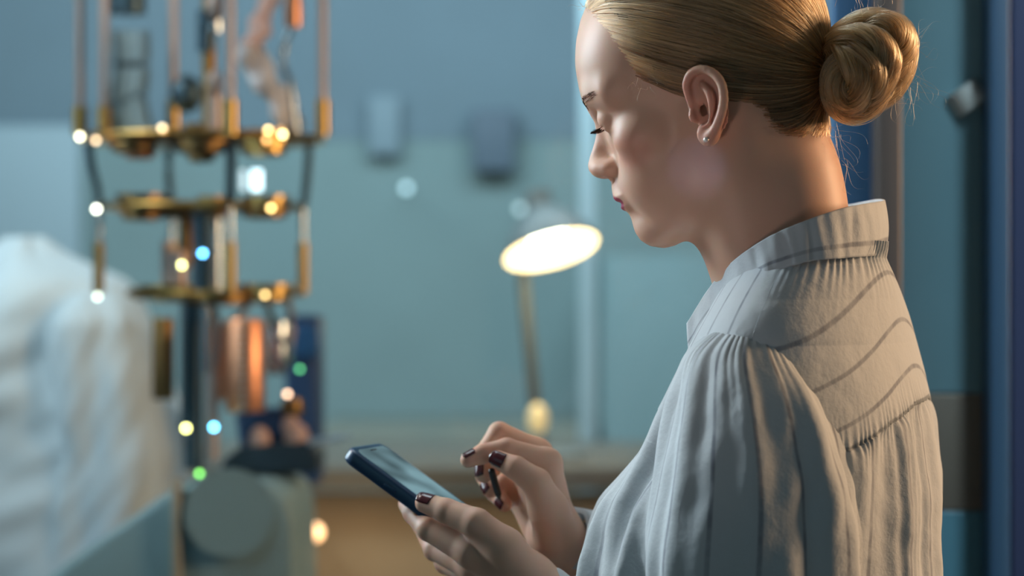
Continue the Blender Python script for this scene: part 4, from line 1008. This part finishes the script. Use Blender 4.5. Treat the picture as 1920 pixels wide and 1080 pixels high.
panel('filing_cabinet', 1130, 1620, 480, 1600, 6.2, 0.4, (0.17, 0.27, 0.29), 'grey-green cabinet behind the woman on the back wall', 'cabinet')
panel('low_cupboard', 600, 1120, 800, 1700, 6.1, 0.5, (0.20, 0.22, 0.19), 'brownish low cupboard behind the desk', 'cupboard')
tag(slab('trim_2', 1086, 1118, -1200, 960, 5.5, 0.04, mat('pale_post', (0.33, 0.46, 0.52), 0.5)), kind='structure')
# door frame to the right of the woman, standing at the glass partition
DY = 2.62
fr = lambda n, a, b, c_, t=0.05, y=DY, **k: tag(slab(n, a, b, -900, 3000, y, t, mat(n+'_paint', c_, 0.4, **k)), kind='structure')
fr('trim_3', 1645, 1692, (0.075, 0.065, 0.062))
fr('trim_4', 1560, 1644, (0.10, 0.27, 0.55), 0.03, 2.70)
fr('trim_5', 1856, 1896, (0.025, 0.075, 0.15))
fr('trim_6', 1896, 2300, (0.025, 0.04, 0.10), 0.06)
dr = empty('frosted_door', (atY(1775, 2.66), 2.66, 0), 'teal frosted door between the dark posts at the right edge', 'door')
dm = mat('frosted_teal', (0.12, 0.24, 0.29), 0.35, noise=(2.5, 0.25)); 
dz = 0.85
X0, X1 = atY(1690, 2.66), atY(1858, 2.66)
MB().box(((X0+X1)/2, 2.68, (2.6+1.333)/2), (X1-X0, 0.02, 1.267), bevel=0.003).build('upper_pane', dm, dr)
MB().box(((X0+X1)/2, 2.68, (1.333+1.2035)/2), (X1-X0, 0.02, 0.1295), bevel=0.003).build('middle_panel', mat('brown_panel', (0.13, 0.12, 0.10), 0.5), dr, label='dark brown middle panel')
MB().box(((X0+X1)/2, 2.68, 1.2035/2), (X1-X0, 0.02, 1.2035), bevel=0.003).build('lower_pane', mat('deep_teal', (0.07, 0.20, 0.27), 0.4), dr, label='deep teal lower pane')
MB().cyl((atY(1812, 2.63), 2.672, zY(160, 2.63)), (atY(1838, 2.63), 2.672, zY(195, 2.63)), 0.019, 0.021, 24).build('door_sticker', mat('pale_sticker', (0.36, 0.42, 0.42), 0.5), dr, label='pale oval hook')
# the glass partition the woman stands at
gm = bpy.data.materials.new('clear_glass'); gm.use_nodes = True; nt = gm.node_tree; nt.nodes.clear()
o_ = nt.nodes.new('ShaderNodeOutputMaterial'); t_ = nt.nodes.new('ShaderNodeBsdfTransparent'); g_ = nt.nodes.new('ShaderNodeBsdfGlossy'); g_.inputs['Color'].default_value = (0.6, 0.6, 0.6, 1); g_.inputs['Roughness'].default_value = 0.02; t_.inputs['Color'].default_value = (0.93, 0.985, 1, 1)
f_ = nt.nodes.new('ShaderNodeFresnel'); f_.inputs['IOR'].default_value = 1.35; m_ = nt.nodes.new('ShaderNodeMixShader')
nt.links.new(f_.outputs[0], m_.inputs[0]); nt.links.new(t_.outputs[0], m_.inputs[1]); nt.links.new(g_.outputs[0], m_.inputs[2]); nt.links.new(m_.outputs[0], o_.inputs['Surface'])
tag(MB().box((-1.5, 2.75, 1.5), (3.7, 0.008, 3.0)).build('window_1', gm), kind='structure')
